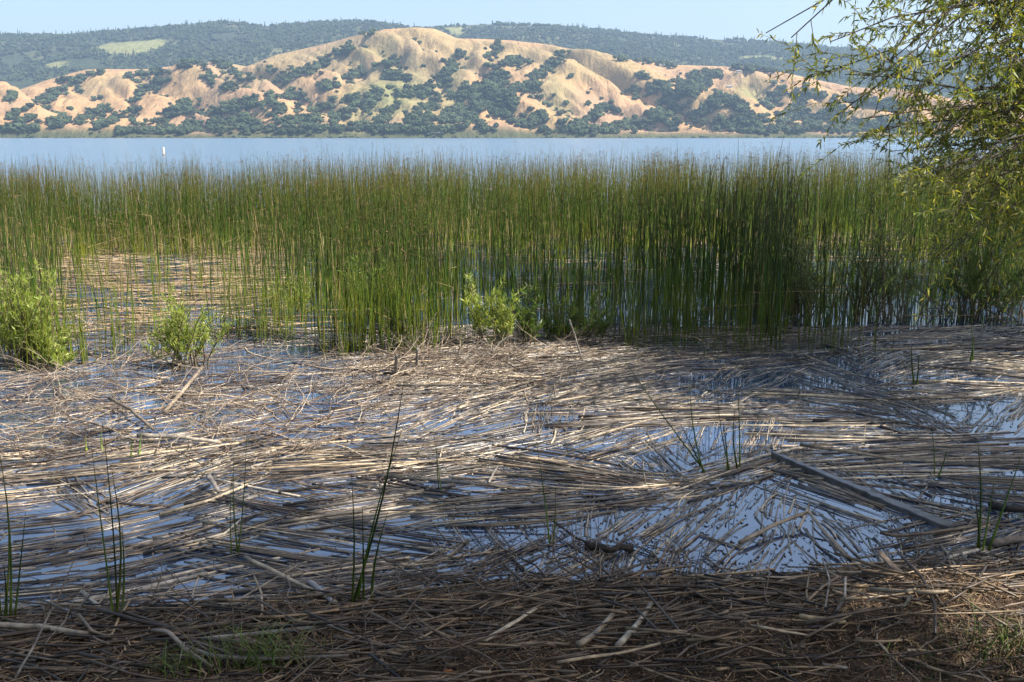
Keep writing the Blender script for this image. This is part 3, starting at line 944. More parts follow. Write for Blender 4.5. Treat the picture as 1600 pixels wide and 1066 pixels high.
def gen_mat():
    M = 95000
    y = np.sqrt(RNG.uniform(4.0 ** 2, 11.6 ** 2, M)); x = RNG.uniform(-.66, .66, M) * (y + .6)
    px, py, dep = proj(np.stack([x, y, np.zeros(M)], -1))
    sh = shoreline(x)
    dn = mat_density(px, py)
    # nearer stalks show larger: keep fewer per area far away only where reeds hide them
    keep = (RNG.random(M) < dn * .25) & (y > sh - .25)
    x, y, px, py = x[keep], y[keep], px[keep], py[keep]
    N = len(x)
    jx = RNG.normal(0, 10, N); jy = RNG.normal(0, 3.5, N)
    k = np.argmin((px[:, None] + jx[:, None] - DIRS[None, :, 0]) ** 2 + ((py[:, None] + jy[:, None] - DIRS[None, :, 1]) * 2.4) ** 2, 1)
    a = DIRS[k, 2] + RNG.normal(0, 1, N) * DIRS[k, 3] * .32
    a = np.where(RNG.random(N) < .035, RNG.uniform(-90, 90, N), a)
    ar = np.radians(a)
    A = gp(px, py); B = gp(px + np.cos(ar) * 4, py - np.sin(ar) * 4)
    ang = np.arctan2(B[:, 1] - A[:, 1], B[:, 0] - A[:, 0])
    steep = np.abs(np.sin(ang))
    L = RNG.uniform(.3, 1.35, N) * (1 - .6 * steep)
    L = np.where(RNG.random(N) < .12, L * 1.5, L)
    R = np.clip(RNG.gamma(4.5, .0010, N), .0016, .0105)
    thick = (RNG.random(N) < .12); R = np.where(thick, R * 1.35, R)
    lay = RNG.random(N) ** 1.7
    cov = np.clip(mat_density(px, py), 0.3, 1.3)
    z = R * .05 + lay ** 2 * .022 * np.clip(cov - .25, 0.1, 1)
    z = np.maximum(z, np.maximum(bank_h(x, y), -.02) + R)
    tone = RNG.choice(6, N, p=[.13, .13, .14, .24, .31, .05])
    C = STRAW[tone] * RNG.uniform(.35, 1.15, N)[:, None]
    wetn = fbm(px / 120 + 4, py / 40, 3)
    wet = np.clip((wetn - .42) * 4, 0, 1) * (lay < .6)
    C = C * (1 - .6 * wet[:, None])
    P, RR = stalk_set(np.stack([x, y, z], -1), ang, L, R, tone, lay, K=5)
    # some stems are kinked and crushed
    kk = np.where(RNG.random(N) < .16)[0]
    a2 = ang[kk] + RNG.normal(0, .5, len(kk)); st = (L[kk] / 4)[:, None]
    P[kk, 3, :2] = P[kk, 2, :2] + np.stack([np.cos(a2), np.sin(a2)], -1) * st
    P[kk, 4, :2] = P[kk, 3, :2] + np.stack([np.cos(a2), np.sin(a2)], -1) * st
    return P, RR, C, lay


def end_cols(C, K):
    """cut stalk ends and leaf scars are browner than the shaft"""
    N = len(C)
    out = np.repeat(C[:, None, :], K, 1)
    e = RNG.uniform(.45, 1.0, N)[:, None]
    out[:, 0] = out[:, 0] * e
    out[:, -1] = out[:, -1] * RNG.uniform(.35, 1.0, N)[:, None]
    return out


STALK_PLACES = [(1340, 760, 130, 70, 'beside the wet plank'), (930, 850, 90, 40, 'around the black rotten log'), (1160, 800, 100, 70, 'in the fan left of the wet plank'), (250, 740, 170, 50, 'in the sunlit bundle below the twig tangle'),
                (280, 640, 250, 50, 'inside the twig tangle'), (180, 900, 130, 80, 'around the dark reed tuft at lower left'), (560, 880, 160, 80, 'around the tall leaning reeds'), (440, 830, 90, 60, 'by the slanting pale stalk'), (800, 660, 150, 60, 'in the brightest sunlit band at centre'),
                (800, 770, 180, 50, 'in the long bundle below the bright band'), (1080, 690, 70, 60, 'around the small reed tuft left of the plank'), (1480, 700, 120, 50, 'in the dark bundle at the right edge'), (1400, 610, 200, 40, 'in the shaded far right of the mat'), (950, 580, 200, 35, 'below the shaded saplings'), (660, 590, 120, 40, 'by the upright grey stubs'), (1540, 840, 80, 60, 'by the log end at right'), (60, 790, 90, 60, 'at the left picture edge')]
REED_PLACES = [(50, 500, 80, 80, 'around the large pale bush at left'), (290, 500, 90, 80, 'around the feathery sapling in the pool'), (430, 500, 60, 60, 'left of the yellow-green sapling'), (560, 520, 60, 60, 'below the yellow-green sapling left of centre'), (680, 520, 60, 60, 'left of the bright central sapling'), (800, 520, 60, 60, 'behind the bright central sapling'), (930, 510, 60, 60, 'behind the dim shaded sapling'), (1050, 520, 60, 60, 'between the dim sapling and the dark clump'), (1170, 530, 60, 60, 'in the dense dark clump right of centre'), (1300, 490, 80, 60, 'in front of the feathery pale shrub'), (1500, 470, 120, 60, 'under the willow branches')]


def solo_objects(name, P, R, Cv, S, mat, label, cat, group, places):
    """each row becomes an object of its own"""
    for i in range(len(P)):
        loc = P[i].mean(0) * np.array([1, 1, 0]) + np.array([0, 0, P[i][:, 2].min()])
        V, fl = tube_arrays(P[i:i + 1], R[i:i + 1], S)
        me = mesh_from(name, local(V, loc), fl, vcol(Cv[i:i + 1], P.shape[1], S))
        q = proj(P[i, 0]) if name == 'reed' else proj(P[i].mean(0))
        tone = ''
        if name == 'reed_stalk':
            b = Cv[i].mean(); tone = 'thick pale ' if b > .28 else ('thick brownish ' if b > .17 else 'thick dark ')
        o = link(name, me, mat, label=tone + label + ' ' + near_words(q[0], q[1], places), cat=cat, group=group)
        o.location = loc


def build_mat():
    P, R, C, lay = gen_mat()
    Cv = end_cols(C, 5)
    Cv *= RNG.uniform(.75, 1.15, Cv.shape[:2])[..., None]
    a = proj(P[:, 0]); b = proj(P[:, -1])
    mid = proj(P[:, 1])
    area = np.hypot(a[0] - b[0], a[1] - b[1]) * R[:, 1] * 2 * F / mid[2]
    inv = (mid[0] > 30) & (mid[0] < 1570) & (mid[1] < 905)
    score = area * inv * (.35 + lay)
    order = np.argsort(-score)
    top = order[:300]; rest = order[300:]
    P[top, :, 2] += .004
    solo_objects('reed_stalk', P[top], R[top], Cv[top], 7, M_STRAW, 'dead reed stalk', 'reed stalk', 'big dead stalks on the floating mat', STALK_PLACES)
    sp = RNG.random(len(rest)) < .3
    A = rest[~sp]; B = rest[sp]
    V, fl = tube_arrays(P[A], R[A], 5)
    V2, fl2 = tube_arrays(P[B], R[B] * 1.25, 4, flat=.3)
    V, fl, cc = join([(V, fl, vcol(Cv[A], 5, 5)), (V2, fl2, vcol(Cv[B], 5, 4))])
    link('stalk_mat', mesh_from('stalk_mat', V, fl, cc), M_WETSTRAW, kind='stuff', label='floating mat of countless dead reed stalks on the water')
    # the same litter farther out, under and behind the green reeds
    M = 15000
    y = np.sqrt(RNG.uniform(11 ** 2, 30 ** 2, M)); x = RNG.uniform(-.62, .62, M) * (y + .6)
    px, py, dep = proj(np.stack([x, y, np.zeros(M)], -1))
    left = ((px < 420) & (py < 545) & (py > 385)).astype(float)
    dn = .35 + .65 * left + .35 * (py < 400) - .30 * ((px > 480) & (py > 385)) - .3 * ((px > 640) & (py > 375) & (py <= 400))
    pool = ((px > 110) & (px < 560) & (py > 515) & (py < 570))
    dn = np.where(pool, .12, dn)
    dn *= np.clip((fbm(px / 80, py / 14, 3) - .3) * 3, .15, 1)
    keep = RNG.random(M) < dn
    x, y = x[keep], y[keep]; N = len(x)
    ang = RNG.normal(0, .5, N); L = RNG.uniform(.4, 1.5, N); Rr = RNG.uniform(.006, .012, N)
    z = Rr * .3 + RNG.random(N) * .07
    tone = RNG.choice(6, N, p=[.32, .26, .15, .1, .07, .10])
    C = STRAW[tone] * RNG.uniform(.6, 1.1, N)[:, None] * np.array([[1, .9, .78]])
    P, RR = stalk_set(np.stack([x, y, z], -1), ang, L, Rr, tone, None, K=3)
    V, fl = tube_arrays(P, RR, 3, caps=False)
    link('far_stalk_mat', mesh_from('far_stalk_mat', V, fl, vcol(end_cols(C, 3), 3, 3)), M_STRAW, kind='stuff', label='pale dead stalks covering the water among and behind the green reeds')
    # dark specks afloat between the stalks
    M = 2600
    px = RNG.uniform(700, 1600, M); py = RNG.uniform(590, 900, M)
    g = gp(px, py); N = M
    Ls = RNG.uniform(.006, .03, N); ang = RNG.uniform(0, 3.14, N)
    P, RR = stalk_set(np.stack([g[:, 0], g[:, 1], np.full(N, .003)], -1), ang, Ls, RNG.uniform(.002, .006, N), None, None, K=2)
    V, fl = tube_arrays(P, RR, 4, flat=.5)
    link('floating_specks', mesh_from('floating_specks', V, fl, vcol(np.tile(np.array([[.03, .022, .015]]), (N, 1)), 2, 4)), M_LITTER, kind='stuff', label='small dark specks of debris floating between the stalks')


build_mat()


# ------------------------------------------------------------------ twigs, sticks, bank litter
def twig_paths(base, heading, L, r, rng, K=6, pitch=.15, wob=.28, side=3):
    """one crooked stem with side shoots -> list of (P (K,3), R (K))"""
    out = []

    def grow(p, yaw, pit, L, r, lvl):
        pts = [p]; step = L / (K - 1); y_, t_ = yaw, pit
        for _ in range(K - 1):
            y_ += rng.normal(0, wob); t_ += rng.normal(0, wob * .5) - .04
            d = np.array([math.cos(y_) * math.cos(t_), math.sin(y_) * math.cos(t_), math.sin(t_)])
            p = p + d * step
            p = np.array([p[0], p[1], max(p[2], .006)])
            pts.append(p)
        pts = np.array(pts)
        out.append((pts, r * np.linspace(1, .35, K)))
        if lvl < 2:
            for _ in range(side - lvl):
                k = rng.integers(1, K - 1)
                grow(pts[k], yaw + rng.choice([-1, 1]) * rng.uniform(.35, .95), pit + rng.uniform(-.1, .5), L * rng.uniform(.35, .6), r * .6, lvl + 1)
    grow(np.asarray(base, float), heading, pitch, L, r, 0)
    return out


def build_twigs():
    P, R, C = [], [], []
    grey = np.array([[0.26, .21, .16], [.18, .13, .095], [.36, .29, .21], [.10, .07, .05]])
    zones = [((-30, 560), (578, 700), 160), ((560, 860), (535, 600), 120), ((0, 400), (500, 575), 60), ((860, 1250), (500, 560), 30), ((600, 1100), (860, 960), 70), ((0, 620), (930, 1060), 70), ((640, 1600), (900, 1030), 60)]
    for (x0, x1), (y0, y1), n in zones:
        for _ in range(n):
            px, py = RNG.uniform(x0, x1), RNG.uniform(y0, y1)
            b = bankpt(px, py, .01) if py > 850 else gp(np.array(px), np.array(py), .015)
            sc = 1.0 if py < 700 else .62
            for p, r in twig_paths(b, RNG.uniform(0, 6.28), RNG.uniform(.35, 1.15) * sc, RNG.uniform(.0035, .0085), RNG, pitch=RNG.uniform(0, .07), side=3 if py < 700 else 2):
                if py > 850:
                    p[:, 2] = np.maximum(p[:, 2], bank_h(p[:, 0], p[:, 1]) + .004)
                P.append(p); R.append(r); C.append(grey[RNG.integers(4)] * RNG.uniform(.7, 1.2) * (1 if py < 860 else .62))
    P = np.array(P); R = np.array(R); C = np.array(C)
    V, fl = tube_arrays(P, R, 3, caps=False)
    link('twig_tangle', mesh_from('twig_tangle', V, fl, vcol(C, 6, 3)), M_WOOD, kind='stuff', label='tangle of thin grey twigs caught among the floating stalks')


build_twigs()


def px_len(a, b):
    return math.hypot(a[0] - b[0], a[1] - b[1])


def stick(name, label, cat, pts, wpx, color, mat=None, on_bank=True, lift=.02, S=8, flat=None, zs=None, taper=.75, wob=.5, group=None, K=9):
    """a stick through picture points, set down where it lies"""
    mat = mat or M_STRAW
    W = []
    for i, (x, y) in enumerate(pts):
        dz = lift if zs is None else zs[i]
        W.append(bankpt(x, y, dz) if on_bank else gp(np.array(float(x)), np.array(float(y)), dz))
    W = np.array(W)
    t = np.linspace(0, 1, len(W)); tt = np.linspace(0, 1, K)
    P = np.stack([np.interp(tt, t, W[:, i]) for i in range(3)], -1)
    dep = proj(P.mean(0))[2]
    r = wpx / 2 * dep / F
    P = P + RNG.normal(0, r * wob * .16, P.shape)
    r *= .85
    R = r * np.linspace(1, taper, K) * RNG.uniform(.93, 1.05, K)
    V, fl = tube_arrays(P[None], R[None], S, flat=flat)
    C = np.tile(np.asarray(color)[None, None, :], (1, K, 1)) * RNG.uniform(.55, .95, (1, K, 1))
    C[:, 0] *= .6; C[:, -1] *= .6
    loc = P.mean(0); loc[2] = P[:, 2].min()
    o = link(name, mesh_from(name, local(V, loc), fl, vcol(C, K, S)), mat, label=label, cat=cat, group=group)
    o.location = loc
    return o


PALE = (.46, .36, .23); MIDC = (.30, .23, .15); GREYC = (.28, .25, .21); DARKC = (.13, .095, .06)
stick('split_stalk', 'pale flat split stalk lying diagonally on the debris, middle of the bank', 'stick', [(756, 1001), (838, 951)], 11, PALE, flat=.45, lift=.05)
stick('reed_stalk', 'straight pale stalk slanting down to the right at lower left', 'reed stalk', [(383, 871), (526, 941)], 8, PALE, lift=.03)
stick('stalk_stub', 'short thick grey stalk stub beside the slanting pale stalk', 'stick', [(483, 909), (523, 942)], 12, (.34, .32, .30), lift=.03)
stick('bent_stick', 'bent brown stick arching down across the lower left bank', 'stick', [(238, 986), (262, 986), (290, 1015), (332, 1043)], 9, MIDC, zs=[.06, .08, .07, .03])
stick('stalk_stub', 'thick broken stalk stub leaning right near the middle of the bank', 'stick', [(904, 1007), (930, 992), (957, 961)], 13, MIDC, lift=.05)
stick('stalk_stub', 'thick broken stalk leaning right, beside another stub mid bank', 'stick', [(964, 1010), (995, 978), (1017, 944)], 12, (.33, .28, .2), lift=.06)
stick('stalk_stub', 'short yellowish stalk lying level on the brown debris at right', 'stick', [(1249, 963), (1323, 972)], 10, (.48, .35, .18), lift=.04)
stick('reed_stalk', 'thin pale stalk slanting gently down the right part of the bank', 'reed stalk', [(1120, 971), (1190, 980), (1264, 993)], 6, PALE, lift=.04)
stick('reed_stalk', 'thick stalk running in from the left edge above the bank', 'reed stalk', [(-20, 976), (60, 979), (137, 991)], 12, (.36, .29, .2), lift=.05)
stick('reed_stalk', 'long grey stalk lying level across the lower left bank', 'reed stalk', [(288, 1002), (400, 990), (545, 976)], 10, GREYC, lift=.04)
stick('reed_stalk', 'long dark stalk near the bottom edge beside the green grass', 'reed stalk', [(290, 1010), (340, 1028), (440, 1030), (545, 1024)], 9, (.22, .18, .14), lift=.05)
stick('dead_branch', 'thin pale upright branch leaning right at the bottom left corner', 'branch', [(20, 1066), (55, 1005), (80, 952)], 5, GREYC, mat=M_WOOD, zs=[.02, .14, .27])
stick('reed_stalk', 'long stalk lying across the upper right part of the bank', 'reed stalk', [(1275, 893), (1390, 898), (1500, 908), (1620, 912)], 8, MIDC, lift=.05)
stick('reed_stalk', 'long pale stalk rising to the right over the bank debris', 'reed stalk', [(1415, 925), (1490, 903), (1600, 893)], 8, (.4, .32, .2), lift=.06)
stick('reed_stalk', 'heavy stalk at the water edge right of the middle', 'reed stalk', [(1090, 911), (1180, 905), (1275, 902)], 10, MIDC, lift=.03)
stick('reed_stalk', 'long brown stalk lying along the shore at right', 'reed stalk', [(1360, 922), (1460, 926), (1575, 921)], 10, (.33, .25, .15), lift=.05)
stick('curved_stem', 'thin curved grey stem standing from the right bank', 'stick', [(1285, 873), (1296, 905), (1288, 960)], 4, GREYC, mat=M_WOOD, zs=[.2, .12, .02])
stick('curved_stem', 'thin pale hooked stem standing on the right bank', 'stick', [(1321, 902), (1320, 935), (1305, 958)], 5, (.42, .36, .3), mat=M_WOOD, zs=[.16, .1, .02])
stick('bark_strip', 'pointed brown strip of bark at the water edge', 'bark', [(1374, 862), (1395, 885), (1414, 902)], 13, (.2, .15, .11), mat=M_WOOD, flat=.4, zs=[.12, .07, .03], taper=1.2)
stick('wood_chip', 'small pale wood chip standing on the brown debris', 'chip', [(1425, 930), (1412, 948)], 11, PALE, flat=.4, zs=[.1, .05])
stick('stalk_stub', 'short pale hollow stalk piece on the dark compost by the bottom edge', 'stick', [(1284, 1039), (1324, 1044)], 9, (.26, .22, .17), lift=.03)
stick('split_stalk', 'pale sunlit split stalk at the bottom of the bank', 'stick', [(870, 1035), (960, 1022), (1055, 1000)], 9, (.48, .35, .2), lift=.05, flat=.6)
stick('dead_branch', 'bleached branch stub slanting through the twig tangle at left', 'branch', [(316, 574), (290, 606), (256, 645)], 7, (.28, .22, .16), mat=M_WOOD, on_bank=False, zs=[.18, .10, .02], taper=1.1)
stick('dead_branch', 'dark crooked branch lying through the twig tangle at left', 'branch', [(170, 622), (205, 640), (240, 672)], 7, (.2, .16, .12), mat=M_WOOD, on_bank=False, zs=[.08, .08, .03])
stick('dead_branch', 'level bleached branch in front of the twig tangle', 'branch', [(215, 680), (290, 684), (345, 692)], 9, (.42, .36, .28), mat=M_WOOD, on_bank=False, zs=[.06, .06, .03])
stick('stalk_stub', 'upright broken grey stub at the edge of the reeds, left of centre', 'stick', [(617, 588), (620, 556)], 7, GREYC, mat=M_WOOD, on_bank=False, zs=[0, .30], taper=.85)
stick('stalk_stub', 'thin upright broken stub just right of the thicker grey stub', 'stick', [(651, 578), (652, 545)], 6, GREYC, mat=M_WOOD, on_bank=False, zs=[0, .24])
stick('dead_branch', 'pale curved upright stick in front of the shaded saplings', 'branch', [(909, 563), (900, 530), (890, 500)], 3.5, (.5, .45, .38), mat=M_WOOD, on_bank=False, zs=[0, .24, .48])
stick('dead_branch', 'bent pale twig reaching up from the stalks by the sapling', 'branch', [(768, 552), (782, 535), (800, 524)], 5, (.42, .36, .28), mat=M_WOOD, on_bank=False, zs=[.05, .16, .24])
stick('short_log', 'short stubby grey stick standing out of the left stalk mat', 'stick', [(326, 744), (336, 758), (342, 770)], 10, (.33, .29, .25), mat=M_WOOD, on_bank=False, zs=[.08, .06, .02])
stick('reed_stalk', 'long dark thin stalk lying straight across the pools at centre', 'reed stalk', [(700, 806), (780, 807), (870, 811)], 5, DARKC, on_bank=False, zs=[.05, .05, .05])
stick('reed_stalk', 'long weathered stalk crossing the right part of the mat below the sunlit band', 'reed stalk', [(1250, 695), (1330, 706), (1400, 718)], 7, MIDC, on_bank=False, zs=[.06, .06, .05])
stick('reed_stalk', 'bent stalk forming a peak left of the wet plank', 'reed stalk', [(1155, 848), (1220, 815), (1264, 800), (1300, 845), (1320, 868)], 8, MIDC, on_bank=False, zs=[.03, .05, .07, .05, .03], K=15)
stick('reed_stalk', 'curved dark stalk below the wet plank', 'reed stalk', [(1375, 832), (1400, 838), (1460, 832), (1522, 822)], 8, DARKC, on_bank=False, zs=[.04, .03, .04, .05])
stick('log_end', 'weathered log end at the right edge where mat meets bank', 'log', [(1545, 850), (1580, 843), (1640, 836)], 17, (.17, .14, .11), mat=M_WOOD, lift=.03, K=7)
stick('rotten_log', 'black rotten log lying in the pools right of centre', 'log', [(865, 815), (900, 840), (930, 853)], 5, (.05, .035, .025), mat=M_WOOD, on_bank=False, zs=[.05, .04, .03], wob=1)
stick('rotten_log', 'black soggy wood lump between two pools right of centre', 'log', [(915, 853), (950, 858), (990, 856)], 16, (.03, .022, .016), mat=M_WOOD, on_bank=False, zs=[.02, .03, .02], wob=1.4)
stick('rotten_log', 'black wet log at the right edge of the mat', 'log', [(1548, 788), (1575, 797), (1630, 798)], 15, (.03, .025, .02), mat=M_WOOD, on_bank=False, zs=[.03, .04, .03], wob=1.2)


def build_plank():
    a = gp(np.array(1206.0), np.array(712.0), .014); b = gp(np.array(1486.0), np.array(824.0), .014)
    d = b - a; L = np.linalg.norm(d); ang = math.atan2(d[1], d[0])
    K = 28
    V = []
    for i in range(K):
        t = i / (K - 1)
        w = .016 + .026 * t + RNG.normal(0, .004); e = .004
        if i == 0: w *= .7
        if i == K - 1: w *= .55
        x = t * L; top = .012 + RNG.normal(0, .0015) + .02 * (1 - t); bot = -.05 - .02 * t
        V += [[x, -w, bot], [x, -w, top - e], [x, -w + e, top], [x, w - e, top], [x, w, top - e], [x, w, bot]]
    V = np.array(V)
    i = np.arange(K - 1)[:, None] * 6; j = np.arange(6)[None, :]; j2 = (j + 1) % 6
    Q = np.stack([i + j, i + 6 + j, i + 6 + j2, i + j2], -1).reshape(-1, 4)
    caps = np.array([[0, 1, 2, 3, 4, 5], [K * 6 - 1 - q for q in range(6)]])
    me = mesh_from('wet_plank', V, [Q, caps], smooth=False)
    o = link('wet_plank', me, M_WET, label='long dark wet plank lying diagonally in the floating stalks at right', cat='plank')
    o.location = a; o.rotation_euler = (0, 0, ang)


build_plank()


def build_bank_litter():
    # stalks washed up on the bank: browner, less ordered
    M = 8500
    y = RNG.uniform(2.9, 5.4, M); x = RNG.uniform(-.62, .62, M) * (y + .7)
    t = shoreline(x) - y
    px, py, _ = proj(np.stack([x, y, np.maximum(bank_h(x, y), 0)], -1))
    dn = np.clip((t + .03) / .35, 0, 1) * np.clip(1 - (t - .4) / 1.6, .25, 1) * .5
    dn = np.where((px > 1280) & (py > 935), dn * .6, dn * 1.3)
    keep = RNG.random(M) < dn
    x, y = x[keep], y[keep]; N = len(x)
    ang = RNG.normal(0.08, .35, N); ang = np.where(RNG.random(N) < .18, RNG.uniform(0, 3.14, N), ang)
    L = .05 + .75 * RNG.random(N) ** 2.2; R = np.clip(RNG.normal(.0046, .0022, N), .0016, .010)
    z = np.maximum(bank_h(x, y), 0) + R + RNG.random(N) * .05
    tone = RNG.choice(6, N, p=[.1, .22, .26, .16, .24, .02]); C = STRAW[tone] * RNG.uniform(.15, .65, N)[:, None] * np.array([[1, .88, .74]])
    P, RR = stalk_set(np.stack([x, y, z], -1), ang, L, R, tone, None, bend=.05)
    P[..., 2] = np.maximum(P[..., 2], bank_h(P[..., 0], P[..., 1]) + RR)
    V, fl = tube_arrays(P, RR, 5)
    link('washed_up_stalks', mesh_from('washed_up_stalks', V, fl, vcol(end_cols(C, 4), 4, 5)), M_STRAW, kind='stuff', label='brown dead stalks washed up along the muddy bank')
    # splinters, chips and bits
    M = 32000
    y = RNG.uniform(2.9, 5.0, M); x = RNG.uniform(-.62, .62, M) * (y + .7)
    t = shoreline(x) - y
    keep = RNG.random(M) < np.clip((t + .05) / .4, 0, 1)
    x, y = x[keep], y[keep]; N = len(x)
    L = RNG.gamma(2.0, .021, N) + .006; R = RNG.uniform(.0008, .0046, N)
    D = norm(np.stack([RNG.normal(size=N), RNG.normal(size=N), RNG.normal(0, .35, N)], -1))
    c0 = np.stack([x, y, bank_h(x, y) + RNG.random(N) ** 2 * .035 + .003], -1)
    P = np.stack([c0 - D * L[:, None] / 2, c0 + D * L[:, None] / 2], 1)
    pal = np.array([[.15, .09, .05], [.07, .045, .028], [.27, .18, .10], [.40, .30, .18], [.18, .125, .08]])
    C = pal[RNG.choice(5, N, p=[.32, .26, .2, .08, .14])] * RNG.uniform(.7, 1.25, N)[:, None]
    V, fl = tube_arrays(P, np.stack([R, R * .6], -1), 3, caps=False, flat=.6)
    link('plant_debris', mesh_from('plant_debris', V, fl, vcol(C, 2, 3)), M_LITTER, kind='stuff', label='brown shredded plant debris covering the bank')
    # fine fibrous compost on the mounds
    N = 6000
    k = RNG.integers(0, len(MW), N); mw = np.array(MW)
    x = mw[k, 0] + RNG.normal(0, 1, N) * mw[k, 3] * .7; y = mw[k, 1] + RNG.normal(0, 1, N) * mw[k, 3] * .5
    keep = shoreline(x) - y > .1; x, y = x[keep], y[keep]; N = len(x)
    c0 = np.stack([x, y, bank_h(x, y) + .004], -1)
    yaw = RNG.uniform(0, 6.28, N); L = RNG.uniform(.02, .07, N)
    d = np.stack([np.cos(yaw), np.sin(yaw), RNG.uniform(-.1, .5, N)], -1)
    P = np.stack([c0, c0 + d * L[:, None] * .5 + np.array([0, 0, .006]), c0 + d * L[:, None] * np.array([[1, 1, .5]])], 1)
    C = pal[RNG.choice(5, N, p=[.34, .2, .26, .08, .12])] * RNG.uniform(.7, 1.2, N)[:, None]
    V, fl = tube_arrays(P, np.tile(np.array([[.0014, .0012, .0006]]), (N, 1)), 3, caps=False)
    link('compost_fibres', mesh_from('compost_fibres', V, fl, vcol(C, 3, 3)), M_LITTER, kind='stuff', label='fine fibrous compost on the low mounds of the bank')


build_bank_litter()

# ------------------------------------------------------------------ the green reeds
YFX = np.array([-200, 0, 110, 130, 330, 350, 480, 520, 680, 720, 940, 960, 1130, 1150, 1200, 1240, 1300, 1400, 1600, 1900], float)
YFY = np.array([575, 575, 575, 548, 548, 525, 525, 552, 550, 527, 527, 538, 545, 556, 556, 522, 515, 488, 482, 480], float)


def reed_density(px, py):
    d = np.ones(px.shape)
    front = py > np.where((px > 60) & (px < 360), 408, 392)
    c = np.interp(px, [-100, 80, 100, 320, 350, 480, 520, 690, 720, 950, 960, 1230, 1260, 1400, 1600], [.8, .75, .10, .09, .6, .65, 1.0, 1.0, .5, .42, .5, .7, .3, .4, .8])
    d = np.where(front, c, d)
    d = np.where((py > 470) & (px > 560) & (px < 960), d * 1.0, d)
    d = np.where(py > np.interp(px, YFX, YFY) + 46 * (fbm(px / 38, px * 0 + 2.7, 2) - .62), 0, d)
    return d


def reed_stems(base, H, rng, K, lean=.05, dead=None):
    N = len(base)
    a = rng.uniform(0, 6.28, N); l = np.abs(rng.normal(0, lean, N))
    dx = np.cos(a) * l; dy = np.sin(a) * l
    t = np.linspace(0, 1, K)[None, :]
    c = rng.normal(0, .05, N)[:, None] * H[:, None] * t ** 2.2
    P = np.empty((N, K, 3))
    P[..., 0] = base[:, 0:1] + dx[:, None] * H[:, None] * t + c
    P[..., 1] = base[:, 1:2] + dy[:, None] * H[:, None] * t + c * .5
    P[..., 2] = base[:, 2:3] + H[:, None] * t * (1 - .5 * l[:, None] ** 2)
    return P


def reed_cols(N, K, rng, olive=0.3):
    """bright at the young base, deep green above, browner at the flowering tip"""
    t = np.linspace(0, 1, K)[None, :, None]
    base = np.array([.16, .23, .026]); mid = np.array([.036, .080, .011]); tip = np.array([.068, .070, .019])
    w = np.clip(t / .4, 0, 1)
    c = base * (1 - w) + mid * w
    w2 = np.clip((t - .55) / .45, 0, 1)
    c = c * (1 - w2) + tip * w2
    v = rng.uniform(.4, 1.5, N)[:, None, None]
    ol = (rng.random(N) < olive)[:, None, None] * np.array([1.5, 1.12, .95]) + (1 - (rng.random(N) < olive)[:, None, None]) * 0
    hue = np.where((rng.random(N) < olive)[:, None, None], np.array([1.55, 1.12, 1.0]), np.array([1.0, 1.0, 1.0]))
    return c * v * hue


